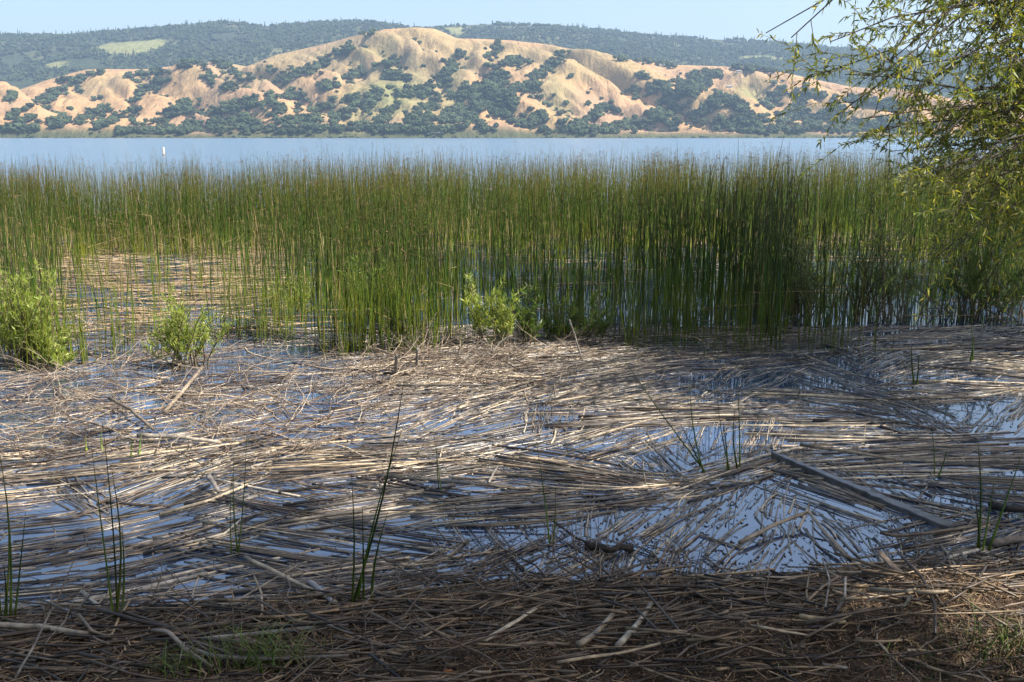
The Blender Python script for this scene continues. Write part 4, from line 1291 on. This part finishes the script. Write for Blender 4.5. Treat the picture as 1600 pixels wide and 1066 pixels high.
def build_reeds():
    # sample the bed by ground area
    M = 170000
    y = np.sqrt(RNG.uniform(9.3 ** 2, 32 ** 2, M)); x = RNG.uniform(-.64, .64, M) * (y + 1)
    px, py, dep = proj(np.stack([x, y, np.zeros(M)], -1))
    edge = 27 + 3.0 * (fbm(x / 5, x * 0 + 7, 2) - .5) + .09 * x
    clump = np.clip((fbm(x / .8, y / .8, 2) - .33) * 3.4, .08, 1.35)
    keep = (RNG.random(M) < reed_density(px, py) * clump * np.where(y < 18.5, .40, .60)) & (y < edge)
    x, y, px, py = x[keep], y[keep], px[keep], py[keep]
    N = len(x)
    front = y < 18.5
    H = RNG.normal(1.62, .17, N) + .010 * x + .34 * (fbm(x / 1.3, y / 1.3, 2) - .5)
    short = np.interp(px, [-100, 60, 120, 330, 420, 520, 690, 900, 980, 1060, 1250, 1320, 1500], [.85, .85, .8, .75, .62, .60, .60, .62, .85, 1.05, 1.05, .9, .85])
    near = np.clip((18.5 - y) / 7.0, 0, 1)
    spread = np.where(RNG.random(N) < .16, 1.0, RNG.uniform(.75, 1.12, N))
    H = np.where(front, H * (1 + (short * spread - 1) * near), H)
    H = np.where(front & (RNG.random(N) < .06), 1.7, H)
    H = np.where(RNG.random(N) < .22, H * RNG.uniform(.4, .9, N), H)
    base = np.stack([x, y, np.full(N, -.03)], -1)
    r0 = np.clip(RNG.normal(.0054, .0013, N), .0028, .009)
    K = 6
    P = reed_stems(base, H, RNG, K, lean=np.where(front, .06, .10))
    prof = np.array([1.0, 1.0, .92, .8, .6, .22])
    r0 = np.where(front, r0, r0 * .85)
    R = r0[:, None] * prof[None, :]
    C = reed_cols(N, K, RNG, .2)
    C = np.where((y > 17)[:, None, None], C * np.array([1.4, 1.22, 1.05]), C)
    # more weathered stems towards the left and far out
    pd = np.clip(.30 - px / 5000 + .05 * (y > 19), .05, .32)
    dead = RNG.random(N) < pd
    sh_ = np.where(dead, RNG.uniform(.3, .85, N), 1.0)
    P[..., :] = P[:, :1, :] + (P - P[:, :1, :]) * sh_[:, None, None]
    tan = np.array([[.36, .27, .13]]) * RNG.uniform(.6, 1.2, N)[:, None]
    C[dead] = tan[dead][:, None, :]
    # dead ones are often snapped over
    snap = dead & (RNG.random(N) < .6)
    for i in np.where(snap)[0]:
        k = RNG.integers(2, 5)
        q = P[i, k].copy(); ang = RNG.uniform(0, 6.28); drop = RNG.uniform(-.5, .35)
        for j in range(k + 1, K):
            s_ = H[i] / (K - 1) * (j - k)
            P[i, j] = q + np.array([math.cos(ang) * s_, math.sin(ang) * s_ * .6, drop * s_])
    P[..., 2] = np.maximum(P[..., 2], -.03)
    a = proj(P[:, 0]); b = proj(P[:, -1])
    score = np.hypot(a[0] - b[0], a[1] - b[1]) * r0 / y * (px > 20) * (px < 1580) * (~dead)
    score = np.where((py > 395), score, 0)
    order = np.argsort(-score)
    top = order[:280]; rest = order[280:]
    solo_objects('reed', P[top], R[top], C[top], 6, M_REED, 'tall green reed stem', 'reed', 'green reeds along the front edge', REED_PLACES)
    fr = rest[front[rest]]; bk = rest[~front[rest]]; kk = [0, 2, 3, 5]
    Va, fa = tube_arrays(P[fr], R[fr], 3, caps=False)
    Vb, fb = tube_arrays(P[bk][:, kk], R[bk][:, kk], 3, caps=False)
    V, fl, cc = join([(Va, fa, vcol(C[fr], K, 3)), (Vb, fb, vcol(C[bk][:, kk], 4, 3))])
    link('reed_bed', mesh_from('reed_bed', V, fl, cc), M_REED, kind='stuff', label='dense bed of tall green reeds across the middle of the scene')
    # flower heads: small drooping brown spikelets just under the tip
    f = np.where((RNG.random(N) < .26) & ~dead & (y < 30))[0]
    S_ = 3
    tip = P[f, -1]; n = len(f)
    tip = np.repeat(tip, S_, 0); m_ = len(tip)
    yaw = RNG.uniform(0, 6.28, m_); l = RNG.uniform(.02, .055, m_)
    e = tip + np.stack([np.cos(yaw) * l, np.sin(yaw) * l, RNG.uniform(-.8, .5, m_) * l], -1)
    PP = np.stack([tip, e], 1)
    V, fl = tube_arrays(PP, np.tile(np.array([[.0016, .0032]]), (m_, 1)), 3, caps=False)
    cc = np.array([[.16, .10, .05]]) * RNG.uniform(.7, 1.3, m_)[:, None]
    link('reed_flower_heads', mesh_from('reed_flower_heads', V, fl, vcol(cc, 2, 3)), M_LITTER, kind='stuff', label='small brown flower heads at the tips of the reeds')
    # young bright blades at the foot of the front reeds
    ct = [(1170, 548, 50), (1010, 535, 40), (640, 545, 110), (560, 545, 100), (530, 548, 60), (700, 535, 60), (600, 520, 60), (400, 515, 60), (450, 525, 60), (360, 525, 40), (900, 525, 50), (1060, 540, 60), (20, 540, 80), (1270, 545, 30), (1300, 500, 40), (50, 570, 60), (130, 560, 30), (90, 560, 50), (200, 545, 25), (190, 550, 10), (1240, 470, 40), (1330, 470, 40), (1410, 480, 30), (850, 530, 25), (390, 530, 25), (430, 535, 20), (1520, 500, 25), (980, 540, 30), (1110, 545, 30), (1290, 540, 18), (1340, 545, 10), (160, 480, 30), (230, 440, 30), (120, 430, 30), (300, 470, 30), (260, 520, 30), (60, 440, 40)]
    B = []; HH = []
    for cx, cy, n in ct:
        q = gp(cx + RNG.normal(0, 22, n), cy + RNG.normal(0, 6, n), 0); B.append(q); HH.append(RNG.uniform(.35, 1.05, n))
    B = np.concatenate(B); HH = np.concatenate(HH); N = len(B)
    P = reed_stems(B, HH, RNG, 5, lean=.10)
    R = RNG.uniform(.006, .011, N)[:, None] * np.array([[1, 1, .8, .5, .08]])
    V, fl = tube_arrays(P, R, 4, caps=False, flat=.25)
    c = np.array([.20, .27, .035]) * RNG.uniform(.6, 1.15, (N, 1)) * np.where(RNG.random((N, 1)) < .2, np.array([[1.5, 1.1, 1]]), 1.0)
    link('young_reed_blades', mesh_from('young_reed_blades', V, fl, vcol(c, 5, 4)), M_LEAF, kind='stuff', label='bright green young blades at the foot of the front reeds')


build_reeds()


def reed_tuft(label, stems, wpx=5, bright=1.0, on_bank=False):
    """stems: list of ((bx,by),(tx,ty)) picture points of foot and tip; each stands upright at its own distance"""
    roots = [(bankpt(*b) if on_bank else gp(np.array(float(b[0])), np.array(float(b[1])), 0.0)) for b, _ in stems]
    loc = np.mean(roots, 0); loc[2] = min(r[2] for r in roots)
    t = thing('reed_tuft', label, 'reed tuft', loc, 'thin reeds standing in the floating mat')
    for (b, tp), p0 in zip(stems, roots):
        d = ray(*tp); dep = p0[1] + RNG.uniform(-.15, .15)
        s = dep / d[1]
        p1 = d * s; p1[2] += CAM_Z
        K = 7; tt = np.linspace(0, 1, K)[:, None]
        bow = (p1 - p0) * 0; bow = np.array([RNG.normal(0, .02), 0, 0])
        P = p0 * (1 - tt) + p1 * tt + bow * np.sin(tt * 3.14159) * np.linalg.norm(p1 - p0)
        r = wpx / 2 * p0[1] / F * RNG.uniform(.5, .8)
        R = r * np.array([1.15, 1, .85, .7, .55, .4, .15])
        V, fl = tube_arrays(P[None], R[None], 6)
        C = reed_cols(1, K, RNG, 0.1) * bright
        link('stem', mesh_from('tuft_stem', local(V, loc), fl, vcol(C, K, 6)), M_REED, t)


reed_tuft('tuft of dark green reeds standing in the mat at lower left', [((180, 985), (142, 690)), ((184, 983), (160, 660)), ((178, 986), (175, 735)), ((188, 980), (190, 820))], 6, .8)
reed_tuft('green reeds rising at the left picture edge from the mat', [((6, 975), (-4, 690)), ((2, 972), (0, 800)), ((16, 972), (10, 770)), ((22, 975), (40, 800)), ((10, 978), (6, 880))], 7, .9)
reed_tuft('tall leaning reeds in the mat left of the middle', [((548, 955), (632, 590)), ((556, 955), (632, 660)), ((549, 958), (549, 740)), ((580, 955), (606, 800)), ((568, 955), (566, 790))], 7, .75)
reed_tuft('thin upright reeds in the mat between the leaning reeds and the lower left tuft', [((362, 866), (362, 745)), ((372, 866), (366, 700)), ((372, 868), (386, 660))], 4, .85)
reed_tuft('two thin reeds standing by the black rotten log', [((859, 852), (838, 690)), ((864, 850), (868, 760))], 4, .85)
reed_tuft('leaning thin reeds at the edge of the fan of stalks', [((1102, 738), (960, 540)), ((1098, 735), (1078, 590)), ((1100, 738), (1062, 660))], 4, .75)
reed_tuft('small upright reed tuft left of the wet plank', [((1140, 735), (1120, 610)), ((1152, 732), (1148, 640)), ((1137, 735), (1130, 660)), ((1156, 730), (1153, 600))], 4, .85)
reed_tuft('reeds standing where the right bank meets the mat', [((1528, 858), (1528, 690)), ((1535, 862), (1555, 740)), ((1545, 860), (1600, 700)), ((1530, 860), (1524, 780))], 6, .8)
reed_tuft('pair of thin reeds beyond the wet plank at right', [((1460, 742), (1452, 650)), ((1466, 745), (1480, 700))], 4, .8)
reed_tuft('pair of very thin reeds standing in the centre of the mat', [((686, 765), (683, 680)), ((690, 768), (676, 660))], 3, .8)
reed_tuft('upright reeds among the stalks at far right of the mat', [((1428, 600), (1424, 540)), ((1432, 602), (1436, 550)), ((1520, 565), (1516, 500)), ((1516, 566), (1524, 520))], 4, 1)
reed_tuft('bright short reed shoots in front of the twig tangle', [((160, 705), (158, 672)), ((205, 715), (206, 680)), ((218, 712), (222, 676)), ((135, 705), (134, 680))], 5, 1.6)


# ------------------------------------------------------------------ willow saplings among the reeds
def sapling(label, foot, top, spread, nstem, leaves, pal, leaf_len=.06, leaf_w=.012, seed=0, cat='shrub', name='willow_sapling', z0=0.0, twigs=7):
    r = np.random.default_rng(seed)
    p0 = gp(np.array(float(foot[0])), np.array(float(foot[1])), z0)
    d = ray(*top); s = p0[1] / d[1]; hgt = CAM_Z + d[2] * s - z0
    w = spread * p0[1] / F
    t = thing(name, label, cat, p0, 'willow saplings and shrubs among the reeds')
    SP, SR = [], []; LP, LD = [], []
    K = 6
    nstem = int(nstem * 1.5)
    for i in range(nstem):
        hx = r.uniform(-1, 1) * w * .85; hy = r.uniform(-1, 1) * w * .5
        h = hgt * r.uniform(.25, 1.0) * (1 - .25 * abs(hx) / (w + 1e-6))
        if i == 0: hx, hy, h = (d[0] * s - p0[0]), 0, hgt
        tt = np.linspace(0, 1, K)[:, None]
        P = np.array([r.normal(0, .03 + w * .22), r.normal(0, .03 + w * .15), 0]) + np.concatenate([hx * tt ** 1.4, hy * tt ** 1.4, h * tt], 1)
        P[:, :2] += r.normal(0, .012, (K, 2))
        SP.append(P); SR.append(np.linspace(.009, .003, K) * hgt ** .3)
        for j in range(twigs):
            u = r.uniform(.18, .95); k = u * (K - 1); k0 = int(k); q = P[k0] * (1 - k + k0) + P[min(k0 + 1, K - 1)] * (k - k0)
            yaw = r.uniform(0, 6.28); l = r.uniform(.10, .26) * (hgt / .9) ** .5 * (1.2 - u * .7)
            e = np.array([math.cos(yaw) * .75, math.sin(yaw) * .6, r.uniform(.6, 1.5)]) * l * .85
            mid_ = q + e * .5 + np.array([0, 0, -.01])
            TP = np.array([q, q + e * .25, mid_, q + e * .7, q + e * .85, q + e])
            SP.append(TP); SR.append(np.linspace(.003, .0012, K))
            n = leaves
            a = r.uniform(.1, 1.05, n)[:, None]
            LP.append(q + e * a); LD.append(norm(e / l * .8 + r.normal(0, .55, (n, 3)) + np.array([0, 0, .15])))
        n = leaves * 2
        a = r.uniform(.45, 1.0, n) * (K - 1); k0 = np.minimum(a.astype(int), K - 2); fr = (a - k0)[:, None]
        LP.append(P[k0] * (1 - fr) + P[k0 + 1] * fr); LD.append(norm(np.array([0, 0, .8]) + r.normal(0, .5, (n, 3))))
    SP = np.array(SP); SR = np.array(SR)
    V, fl = tube_arrays(SP, SR, 3, caps=False)
    link('stem', mesh_from('sapling_stem', V, fl, vcol(np.tile(np.array([[.12, .095, .05]]), (len(SP), 1)), K, 3)), M_WOOD, t)
    LP = np.concatenate(LP); LD = np.concatenate(LD); n = len(LP)
    V, fl = small_leaf_arrays(LP, LD, leaf_len * r.uniform(.45, 1.2, n), leaf_w * .78 * r.uniform(.6, 1.2, n), r)
    pal = np.array(pal); c = pal[r.integers(len(pal), size=n)] * r.uniform(.75, 1.25, (n, 1))
    o = link('leaves', mesh_from('sapling_leaves', V, fl, np.repeat(c, 4, 0), smooth=False), M_LEAF, t)
    o['kind'] = 'stuff'


BRIGHT = [(.27, .35, .06), (.34, .40, .09), (.20, .29, .045), (.42, .44, .15)]
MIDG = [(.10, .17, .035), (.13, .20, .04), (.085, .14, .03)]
PALEG = [(.26, .31, .14), (.34, .38, .19), (.20, .26, .10)]
sapling('bright yellow-green willow sapling at the front of the reeds in the centre', (768, 540), (748, 430), 44, 9, 15, BRIGHT, .085, .017, 1)
sapling('greener willow sapling just right of the bright central sapling', (826, 537), (810, 445), 40, 9, 15, MIDG, .08, .016, 2)
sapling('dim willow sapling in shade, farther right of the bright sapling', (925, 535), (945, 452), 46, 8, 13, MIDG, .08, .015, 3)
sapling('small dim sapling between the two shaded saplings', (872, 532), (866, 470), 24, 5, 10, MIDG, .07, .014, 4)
sapling('large pale green willow bush at the left edge of the reeds', (48, 572), (40, 415), 78, 22, 20, BRIGHT, .07, .013, 5)
sapling('low bright bush at the foot of the large left willow bush', (82, 578), (70, 535), 34, 6, 12, BRIGHT, .06, .013, 6)
sapling('feathery light green sapling standing in the pool at left', (290, 575), (284, 445), 60, 14, 20, BRIGHT, .06, .013, 7)
sapling('green sapling half hidden in the reeds left of centre', (455, 500), (450, 425), 42, 8, 13, BRIGHT, .07, .013, 8)
sapling('yellow-green willow sapling inside the reeds left of the centre', (575, 500), (562, 388), 44, 9, 14, MIDG + BRIGHT[:1], .075, .014, 9)
sapling('dark green sapling beside the yellow-green sapling in the reeds', (610, 505), (612, 408), 36, 7, 13, MIDG, .075, .014, 10)
sapling('feathery pale grey-green shrub in front of the willow at right', (1265, 505), (1240, 315), 62, 18, 24, PALEG, .055, .010, 11, name='feathery_shrub')
sapling('tall wispy pale shrub under the willow branches', (1365, 500), (1350, 280), 80, 22, 24, PALEG + MIDG[:1], .055, .010, 12, name='feathery_shrub')
sapling('dark wispy shrub under the willow at the right edge', (1530, 498), (1510, 290), 120, 30, 24, MIDG, .06, .012, 13, name='feathery_shrub')
sapling('pale plume of shrub rising among reeds right of centre', (1190, 500), (1178, 300), 36, 10, 18, PALEG, .05, .008, 14, name='feathery_shrub')


# ------------------------------------------------------------------ grass tufts on the bank
def grass(label, cx, cy, n, w, h, bright=1.0):
    p0 = bankpt(cx, cy)
    t = thing('grass_tuft', label, 'grass', p0, 'grass tufts on the bank')
    K = 5
    q = np.stack([p0[0] + RNG.normal(0, w, n), p0[1] + RNG.normal(0, w * .5, n)], -1)
    z = bank_h(q[:, 0], q[:, 1])
    H = RNG.uniform(.5, 1.1, n) * h; yaw = RNG.uniform(0, 6.28, n); l = RNG.uniform(.25, .9, n)
    tt = np.linspace(0, 1, K)[None, :]
    P = np.empty((n, K, 3))
    P[..., 0] = q[:, 0:1] + np.cos(yaw)[:, None] * l[:, None] * H[:, None] * tt ** 2
    P[..., 1] = q[:, 1:2] + np.sin(yaw)[:, None] * l[:, None] * H[:, None] * tt ** 2
    P[..., 2] = z[:, None] + H[:, None] * (tt - .45 * tt ** 2.5 * l[:, None])
    R = RNG.uniform(.0018, .0034, n)[:, None] * np.array([[1, 1, .85, .6, .1]])
    V, fl = tube_arrays(P, R, 4, caps=False, flat=.3)
    c = np.array([.12, .17, .04]) * RNG.uniform(.6, 1.3, (n, 1)) * bright
    c = np.where(RNG.random((n, 1)) < .25, np.array([[.28, .23, .11]]), c)
    link('blades', mesh_from('grass_blades', local(V, p0), fl, vcol(c, K, 4)), M_LEAF, t, kind='stuff')


grass('sparse green grass tuft at the bottom edge, left of the middle', 370, 1045, 90, .10, .24, 1.6)
grass('green grass tuft at the bottom edge beside the sparse one', 440, 1050, 90, .10, .22, 1.6)
grass('thin grass at the bottom edge under the bent stick', 285, 1058, 50, .09, .18, 1.4)
grass('pale grass tuft in the bottom right corner', 1580, 1030, 90, .09, .2, 1.2)
grass('wispy dry grass on the dark compost at lower right', 1470, 1040, 60, .14, .10, 1.0)
grass('low grass by the bottom edge at right of the middle', 1230, 1050, 30, .12, .07)
grass('small grass sprigs in the floating mat right of centre', 880, 700, 26, .07, .07, 1.2)
grass('grass sprigs bent over the mat by the dark stalks', 945, 712, 26, .09, .06, 1.2)


def dead_leaf(px, py, label, color, s):
    p = bankpt(px, py, .03)
    V, fl = leaf_arrays(np.array([[0, 0, 0.0]]), np.array([[1, .3, .1]]), np.array([s]), np.array([s * .55]), RNG, .2)
    V2 = V + np.array([0, 0, -.0015])
    Va, Fa, Ca = join([(V, fl, np.tile(np.array([color]), (6, 1))), (V2, [f[:, ::-1] for f in fl], np.tile(np.array([color]), (6, 1)))])
    o = link('fallen_leaf', mesh_from('fallen_leaf', Va, Fa, Ca), M_LITTER, label=label, cat='leaf')
    o.location = p


dead_leaf(690, 1053, 'orange-brown fallen leaf at the bottom edge near the middle', (.34, .16, .07), .06)
dead_leaf(1135, 1026, 'small green leaf lying on the dark compost', (.10, .22, .03), .05)


# ------------------------------------------------------------------ willow at the right, and the trees over the bank that give the shade
# openings in the canopy: (picture x, y, half sizes, height of what the sun reaches there)
GAPS = [(1455, 945, 145, 55, .2), (1285, 697, 60, 9, 0), (1100, 650, 70, 13, 0), (1500, 545, 130, 14, 0), (760, 640, 320, 46, 0), (900, 565, 200, 22, 0), (290, 845, 90, 14, 0), (330, 735, 420, 48, 0), (100, 795, 120, 14, 0),
        (1040, 1005, 90, 10, .1), (1250, 350, 60, 50, 1.0), (1370, 350, 60, 60, 1.0), (760, 480, 60, 50, .5), (1420, 620, 60, 9, 0), (600, 800, 120, 12, 0), (1560, 600, 60, 10, 0)]


def lets_sun_in(P):
    keep = np.ones(len(P), bool)
    for ex, ey, rx, ry, z in GAPS:
        g = P - SUN_DIR[None, :] * ((P[:, 2:3] - z) / SUN_DIR[2])
        px, py, dep = proj(g)
        soft = np.random.default_rng(int(ex)).normal(0, .5, len(P))
        keep &= ~((((px - ex) / rx) ** 2 + ((py - ey) / ry) ** 2 + soft < 1) & (g[:, 1] > 1) & (P[:, 2] > 3.8))
    # the sun also reaches the low willow boughs through a thinner part of the crown
    g = P - SUN_DIR[None, :] * ((P[:, 2:3] - 2.6) / SUN_DIR[2])
    thin = (g[:, 0] > 2.2) & (g[:, 0] < 5.0) & (g[:, 1] > 6.5) & (g[:, 1] < 9.6) & (P[:, 2] > 3.6)
    keep &= ~(thin & (np.random.default_rng(5).random(len(P)) < .75))
    return keep


def bez(a, b, c, d, K):
    t = np.linspace(0, 1, K)[:, None]
    return a * (1 - t) ** 3 + 3 * b * t * (1 - t) ** 2 + 3 * c * t ** 2 * (1 - t) + d * t ** 3


def tree(name, label, cat, base, trunk_h, trunk_r, targets, rng, leaf_len, leaf_w, ntwig, nleaf, pal, twig_len=.5, droop=.4, attach=(.35, 1.0), limb_r=.03, group=None, more=None):
    base = np.asarray(base, float)
    t = thing(name, label, cat, base, group)
    K = 9
    lean = rng.normal(0, .12, 2)
    trunk = bez(np.zeros(3), np.array([lean[0], lean[1], trunk_h * .33]), np.array([-lean[0], lean[1], trunk_h * .66]), np.array([lean[0] * 2, lean[1] * 2, trunk_h]), K)
    R = np.linspace(1, .45, K) * trunk_r; R[0] *= 1.35
    V, fl = tube_arrays(trunk[None], R[None], 12)
    link('trunk', mesh_from('trunk', V, fl), M_BARK, t)
    LPs, LRs, TP, TR, LP, LD = [], [], [], [], [], []
    LL, LW, LS = [], [], []
    jobs = [(tg, leaf_len, leaf_w, ntwig, nleaf, not more) for tg in targets]
    if more:
        jobs += [(tg,) + tuple(more[1:]) + (True,) for tg in more[0]]
    for tg, leaf_len, leaf_w, ntwig, nleaf, plain in jobs:
        LS.append(np.full(ntwig * nleaf, plain))
        tg = np.asarray(tg, float) - base
        LL.append(np.full(ntwig * nleaf, leaf_len)); LW.append(np.full(ntwig * nleaf, leaf_w))
        u = rng.uniform(*attach)
        p0 = trunk[int(u * (K - 1))]
        if p0[2] > tg[2] + 2.0:
            p0 = trunk[max(1, int(attach[0] * (K - 1)))]
        out = tg - p0; dist = np.linalg.norm(out)
        p1 = p0 + out * .3 + np.array([0, 0, .28 * dist * rng.uniform(.4, 1.0)])
        p2 = p0 + out * .72 + np.array([0, 0, .22 * dist * rng.uniform(.2, .9)])
        L = bez(p0, p1, p2, tg, K) + np.concatenate([np.zeros((1, 3)), rng.normal(0, .035 * dist ** .5, (K - 1, 3))])
        LPs.append(L); LRs.append(np.linspace(1, .14, K) * limb_r * (dist / 4) ** .7)
        for j in range(ntwig):
            a = rng.uniform(.42, 1.0) * (K - 1); k0 = min(int(a), K - 2); q = L[k0] * (1 - a + k0) + L[k0 + 1] * (a - k0)
            dirn = norm(L[k0 + 1] - L[k0]) * .7 + rng.normal(0, .6, 3); dirn = norm(dirn)
            l = twig_len * rng.uniform(.5, 1.25)
            e = q + dirn * l + np.array([0, 0, -droop * l * rng.uniform(.2, 1.2)])
            m1 = q + dirn * l * .5 + np.array([0, 0, .04 * l])
            TP.append(np.array([q, (q + m1) / 2, m1, (m1 + e) / 2, e])); TR.append(np.linspace(.0045, .0012, 5) * (limb_r / .03) ** .5)
            s = rng.uniform(.08, 1.02, nleaf)[:, None]
            pos = np.where(s < .5, q + (m1 - q) * s * 2, m1 + (e - m1) * (s * 2 - 1))
            LP.append(pos); LD.append(norm(dirn * .9 + rng.normal(0, .6, (nleaf, 3)) + np.array([0, 0, -.05])))
    V, fl = tube_arrays(np.array(LPs), np.array(LRs), 6)
    link('limbs', mesh_from('limbs', V, fl), M_BARK, t)
    TP = np.array(TP)[:, [0, 2, 4]]; TR = np.array(TR)[:, [0, 2, 4]]
    V, fl = tube_arrays(TP, TR, 3, caps=False)
    o = link('twigs', mesh_from('twigs', V, fl), M_BARK, t); o['kind'] = 'stuff'
    LP = np.concatenate(LP); LD = np.concatenate(LD); LL = np.concatenate(LL); LW = np.concatenate(LW); LS = np.concatenate(LS)
    ok = lets_sun_in(LP + base); LP, LD, LL, LW, LS = LP[ok], LD[ok], LL[ok], LW[ok], LS[ok]
    pal = np.array(pal); parts = []
    for plain in (False, True):
        q = LS == plain; n = int(q.sum())
        if n == 0: continue
        l_ = LL[q] * rng.uniform(.6, 1.3, n); w_ = LW[q] * rng.uniform(.7, 1.25, n)
        V, fl = small_leaf_arrays(LP[q], LD[q], l_, w_, rng) if plain else leaf_arrays(LP[q], LD[q], l_, w_, rng, .25)
        c = pal[rng.integers(len(pal), size=n)] * rng.uniform(.7, 1.3, (n, 1))
        parts.append((V, fl, np.repeat(c, 4 if plain else 6, 0)))
    V, fl, c = join(parts)
    o = link('crown', mesh_from('crown', V, fl, c, smooth=False), M_LEAF, t); o['kind'] = 'stuff'
    return t


WPAL = [(.17, .21, .035), (.23, .25, .04), (.10, .14, .03), (.36, .32, .06), (.19, .23, .04)]
rt = np.random.default_rng(21)


def at(px, py, Y):
    d = ray(px, py); s = Y / d[1]; p = d * s; p[2] += CAM_Z
    return p


def over(px, py, z):
    """the point of height z that throws its shade on this spot of the mat"""
    g = gp(np.array(float(px)), np.array(float(py)))
    return g + SUN_DIR * (z / SUN_DIR[2])


def build_willow():
    XL = np.array([(-80, 1300), (0, 1300), (40, 1300), (80, 1330), (120, 1320), (150, 1310), (180, 1325), (210, 1345), (240, 1365), (280, 1385), (330, 1390), (400, 1410), (460, 1470)], float)
    tg = []
    for px, py, Y in [(1222, 42, 7.6), (1245, 8, 7.4), (1300, 62, 7.8), (1285, 150, 8.0), (1300, 130, 7.8), (1320, 175, 8.2), (1335, 205, 8.0), (1360, 235, 8.4), (1400, 120, 8.0), (1410, 60, 8.4), (1330, 15, 8), (1350, 185, 7.6), (1440, 270, 7.6), (1385, 160, 7.2)]:
        tg.append(at(px, py, Y))
    while len(tg) < 132:
        py = rt.uniform(-90, 440); x0 = np.interp(py, XL[:, 0], XL[:, 1])
        px = x0 + (1720 - x0) * rt.random() ** .75
        if 15 < py < 85 and 1290 < px < 1400 and rt.random() < .75: continue
        if py > 300 and rt.random() < .4: continue
        if py < 120 and rt.random() < .25: continue
        tg.append(at(px, py, rt.uniform(7.2, 10.2)))
    nv = len(tg)
    # the rest of the crown, above the picture, up to nine metres
    up = []
    for px, py, z, n in [(760, 450, 8.6, 10), (860, 440, 8.4, 12), (960, 430, 8.2, 14), (1060, 440, 8.0, 14), (1160, 440, 7.6, 14), (1300, 470, 7.4, 8), (900, 500, 8.0, 12), (1050, 500, 7.6, 12), (1200, 500, 7.2, 12), (1450, 430, 7, 12), (1550, 420, 7, 12), (800, 400, 8.5, 6), (1000, 395, 8, 6), (840, 515, 8.2, 12), (940, 520, 8, 13), (1040, 522, 7.8, 13), (1140, 522, 7.6, 13), (1240, 508, 7.4, 12), (1340, 492, 7.2, 10), (700, 495, 8.6, 6), (1180, 545, 7.4, 8)]:
        g = over(px, py, z)
        n = int(n * 1.4)
        v = norm(rt.normal(size=(n, 3))) * (rt.random((n, 1)) ** .4) * 1.0 * np.array([1, 1, .6])
        up += list(g + v)
    tree('willow_tree', 'leafy willow hanging its branches into the picture at upper right', 'tree', (8.0, 10.8, -.05), 5.6, .24, tg, rt, .058, .012, 22, 31, WPAL, twig_len=.6, droop=.15, attach=(.3, 1.0), limb_r=.019, more=(up, .14, .042, 15, 24))


build_willow()


def shade_tree(label, base, h, r, spots, seed):
    """spots: centres of sunlit-side foliage masses (x, y, z, radius, number of limbs)"""
    rr = np.random.default_rng(seed)
    tg = []
    for (x, y, z, rad, n) in spots:
        v = norm(rr.normal(size=(n, 3))) * (rr.random((n, 1)) ** .4) * rad * np.array([1, 1, .6])
        tg += list(np.array([x, y, z]) + v)
    tree('bank_tree', label, 'tree', base, h, r, tg, rr, .14, .06, 13, 26, WPAL, twig_len=.8, droop=.35, attach=(.45, 1.0), limb_r=.045, group='trees over the bank')


def spot(px, py, z, rad, n):
    p = over(px, py, z); return (p[0], p[1], p[2], rad, n)


shade_tree('broad bank tree standing out of the picture at right', (9.2, 4.6, .1), 6.0, .26,
           [spot(1330, 780, 7.5, 1.0, 14), spot(1500, 760, 7.2, 1.0, 14), spot(1250, 860, 7.6, .9, 12), spot(1500, 650, 7.4, .8, 10), spot(1700, 700, 7, 1.2, 10), spot(1400, 690, 7.8, .7, 7), spot(1260, 640, 7.6, .7, 9), spot(1400, 620, 7.4, .6, 7), spot(1200, 720, 7.8, .7, 8), spot(1180, 590, 7.4, .5, 6), spot(1320, 580, 7.4, .5, 6)], 31)
shade_tree('tall bank tree standing behind the place where the picture was taken', (5.2, -1.2, .5), 7.5, .3,
           [spot(1050, 890, 8.6, .9, 12), spot(820, 930, 8.8, .9, 12), spot(560, 930, 9.2, .9, 12), spot(300, 960, 9.6, .9, 12), spot(80, 970, 9.8, .9, 12), spot(-120, 930, 9.8, 1.0, 10), spot(820, 1040, 9, .8, 9), spot(450, 1050, 9.4, .9, 9), spot(1100, 1070, 8.6, .5, 5), spot(150, 1080, 9.6, .8, 7), spot(700, 850, 9, .6, 5), spot(1100, 790, 8.4, .7, 7), spot(200, 900, 9.6, .7, 7), spot(420, 890, 9.4, .7, 7), spot(20, 880, 9.6, .7, 6), spot(980, 800, 8.8, .6, 6), spot(720, 745, 9, .5, 4), spot(920, 725, 8.8, .5, 5), spot(520, 785, 9.2, .6, 5), spot(250, 800, 9.6, .6, 5), spot(640, 700, 9, .4, 2), spot(420, 690, 9.4, .4, 2), spot(100, 700, 9.6, .5, 2), spot(560, 830, 9.2, .7, 7), spot(800, 840, 9, .7, 7)], 32)
shade_tree('unseen leafy tree added over the foreground to block skylight', (-3.6, -2.2, .6), 5.6, .24,  # added tree, never in view: crown blocks overhead skylight to darken the foreground
           [(-3.2, 1.2, 6.6, 1.6, 20), (-1.2, .6, 7.2, 1.5, 18), (-4.8, 2.8, 6.4, 1.4, 14), (.6, -.6, 7.6, 1.4, 14), (-2.6, -1.6, 7.6, 1.6, 14), (1.4, 1.6, 7.4, 1.2, 12), (-.4, 2.6, 7.4, 1.2, 12), (-2.6, 3.4, 7.0, 1.2, 12)], 33)
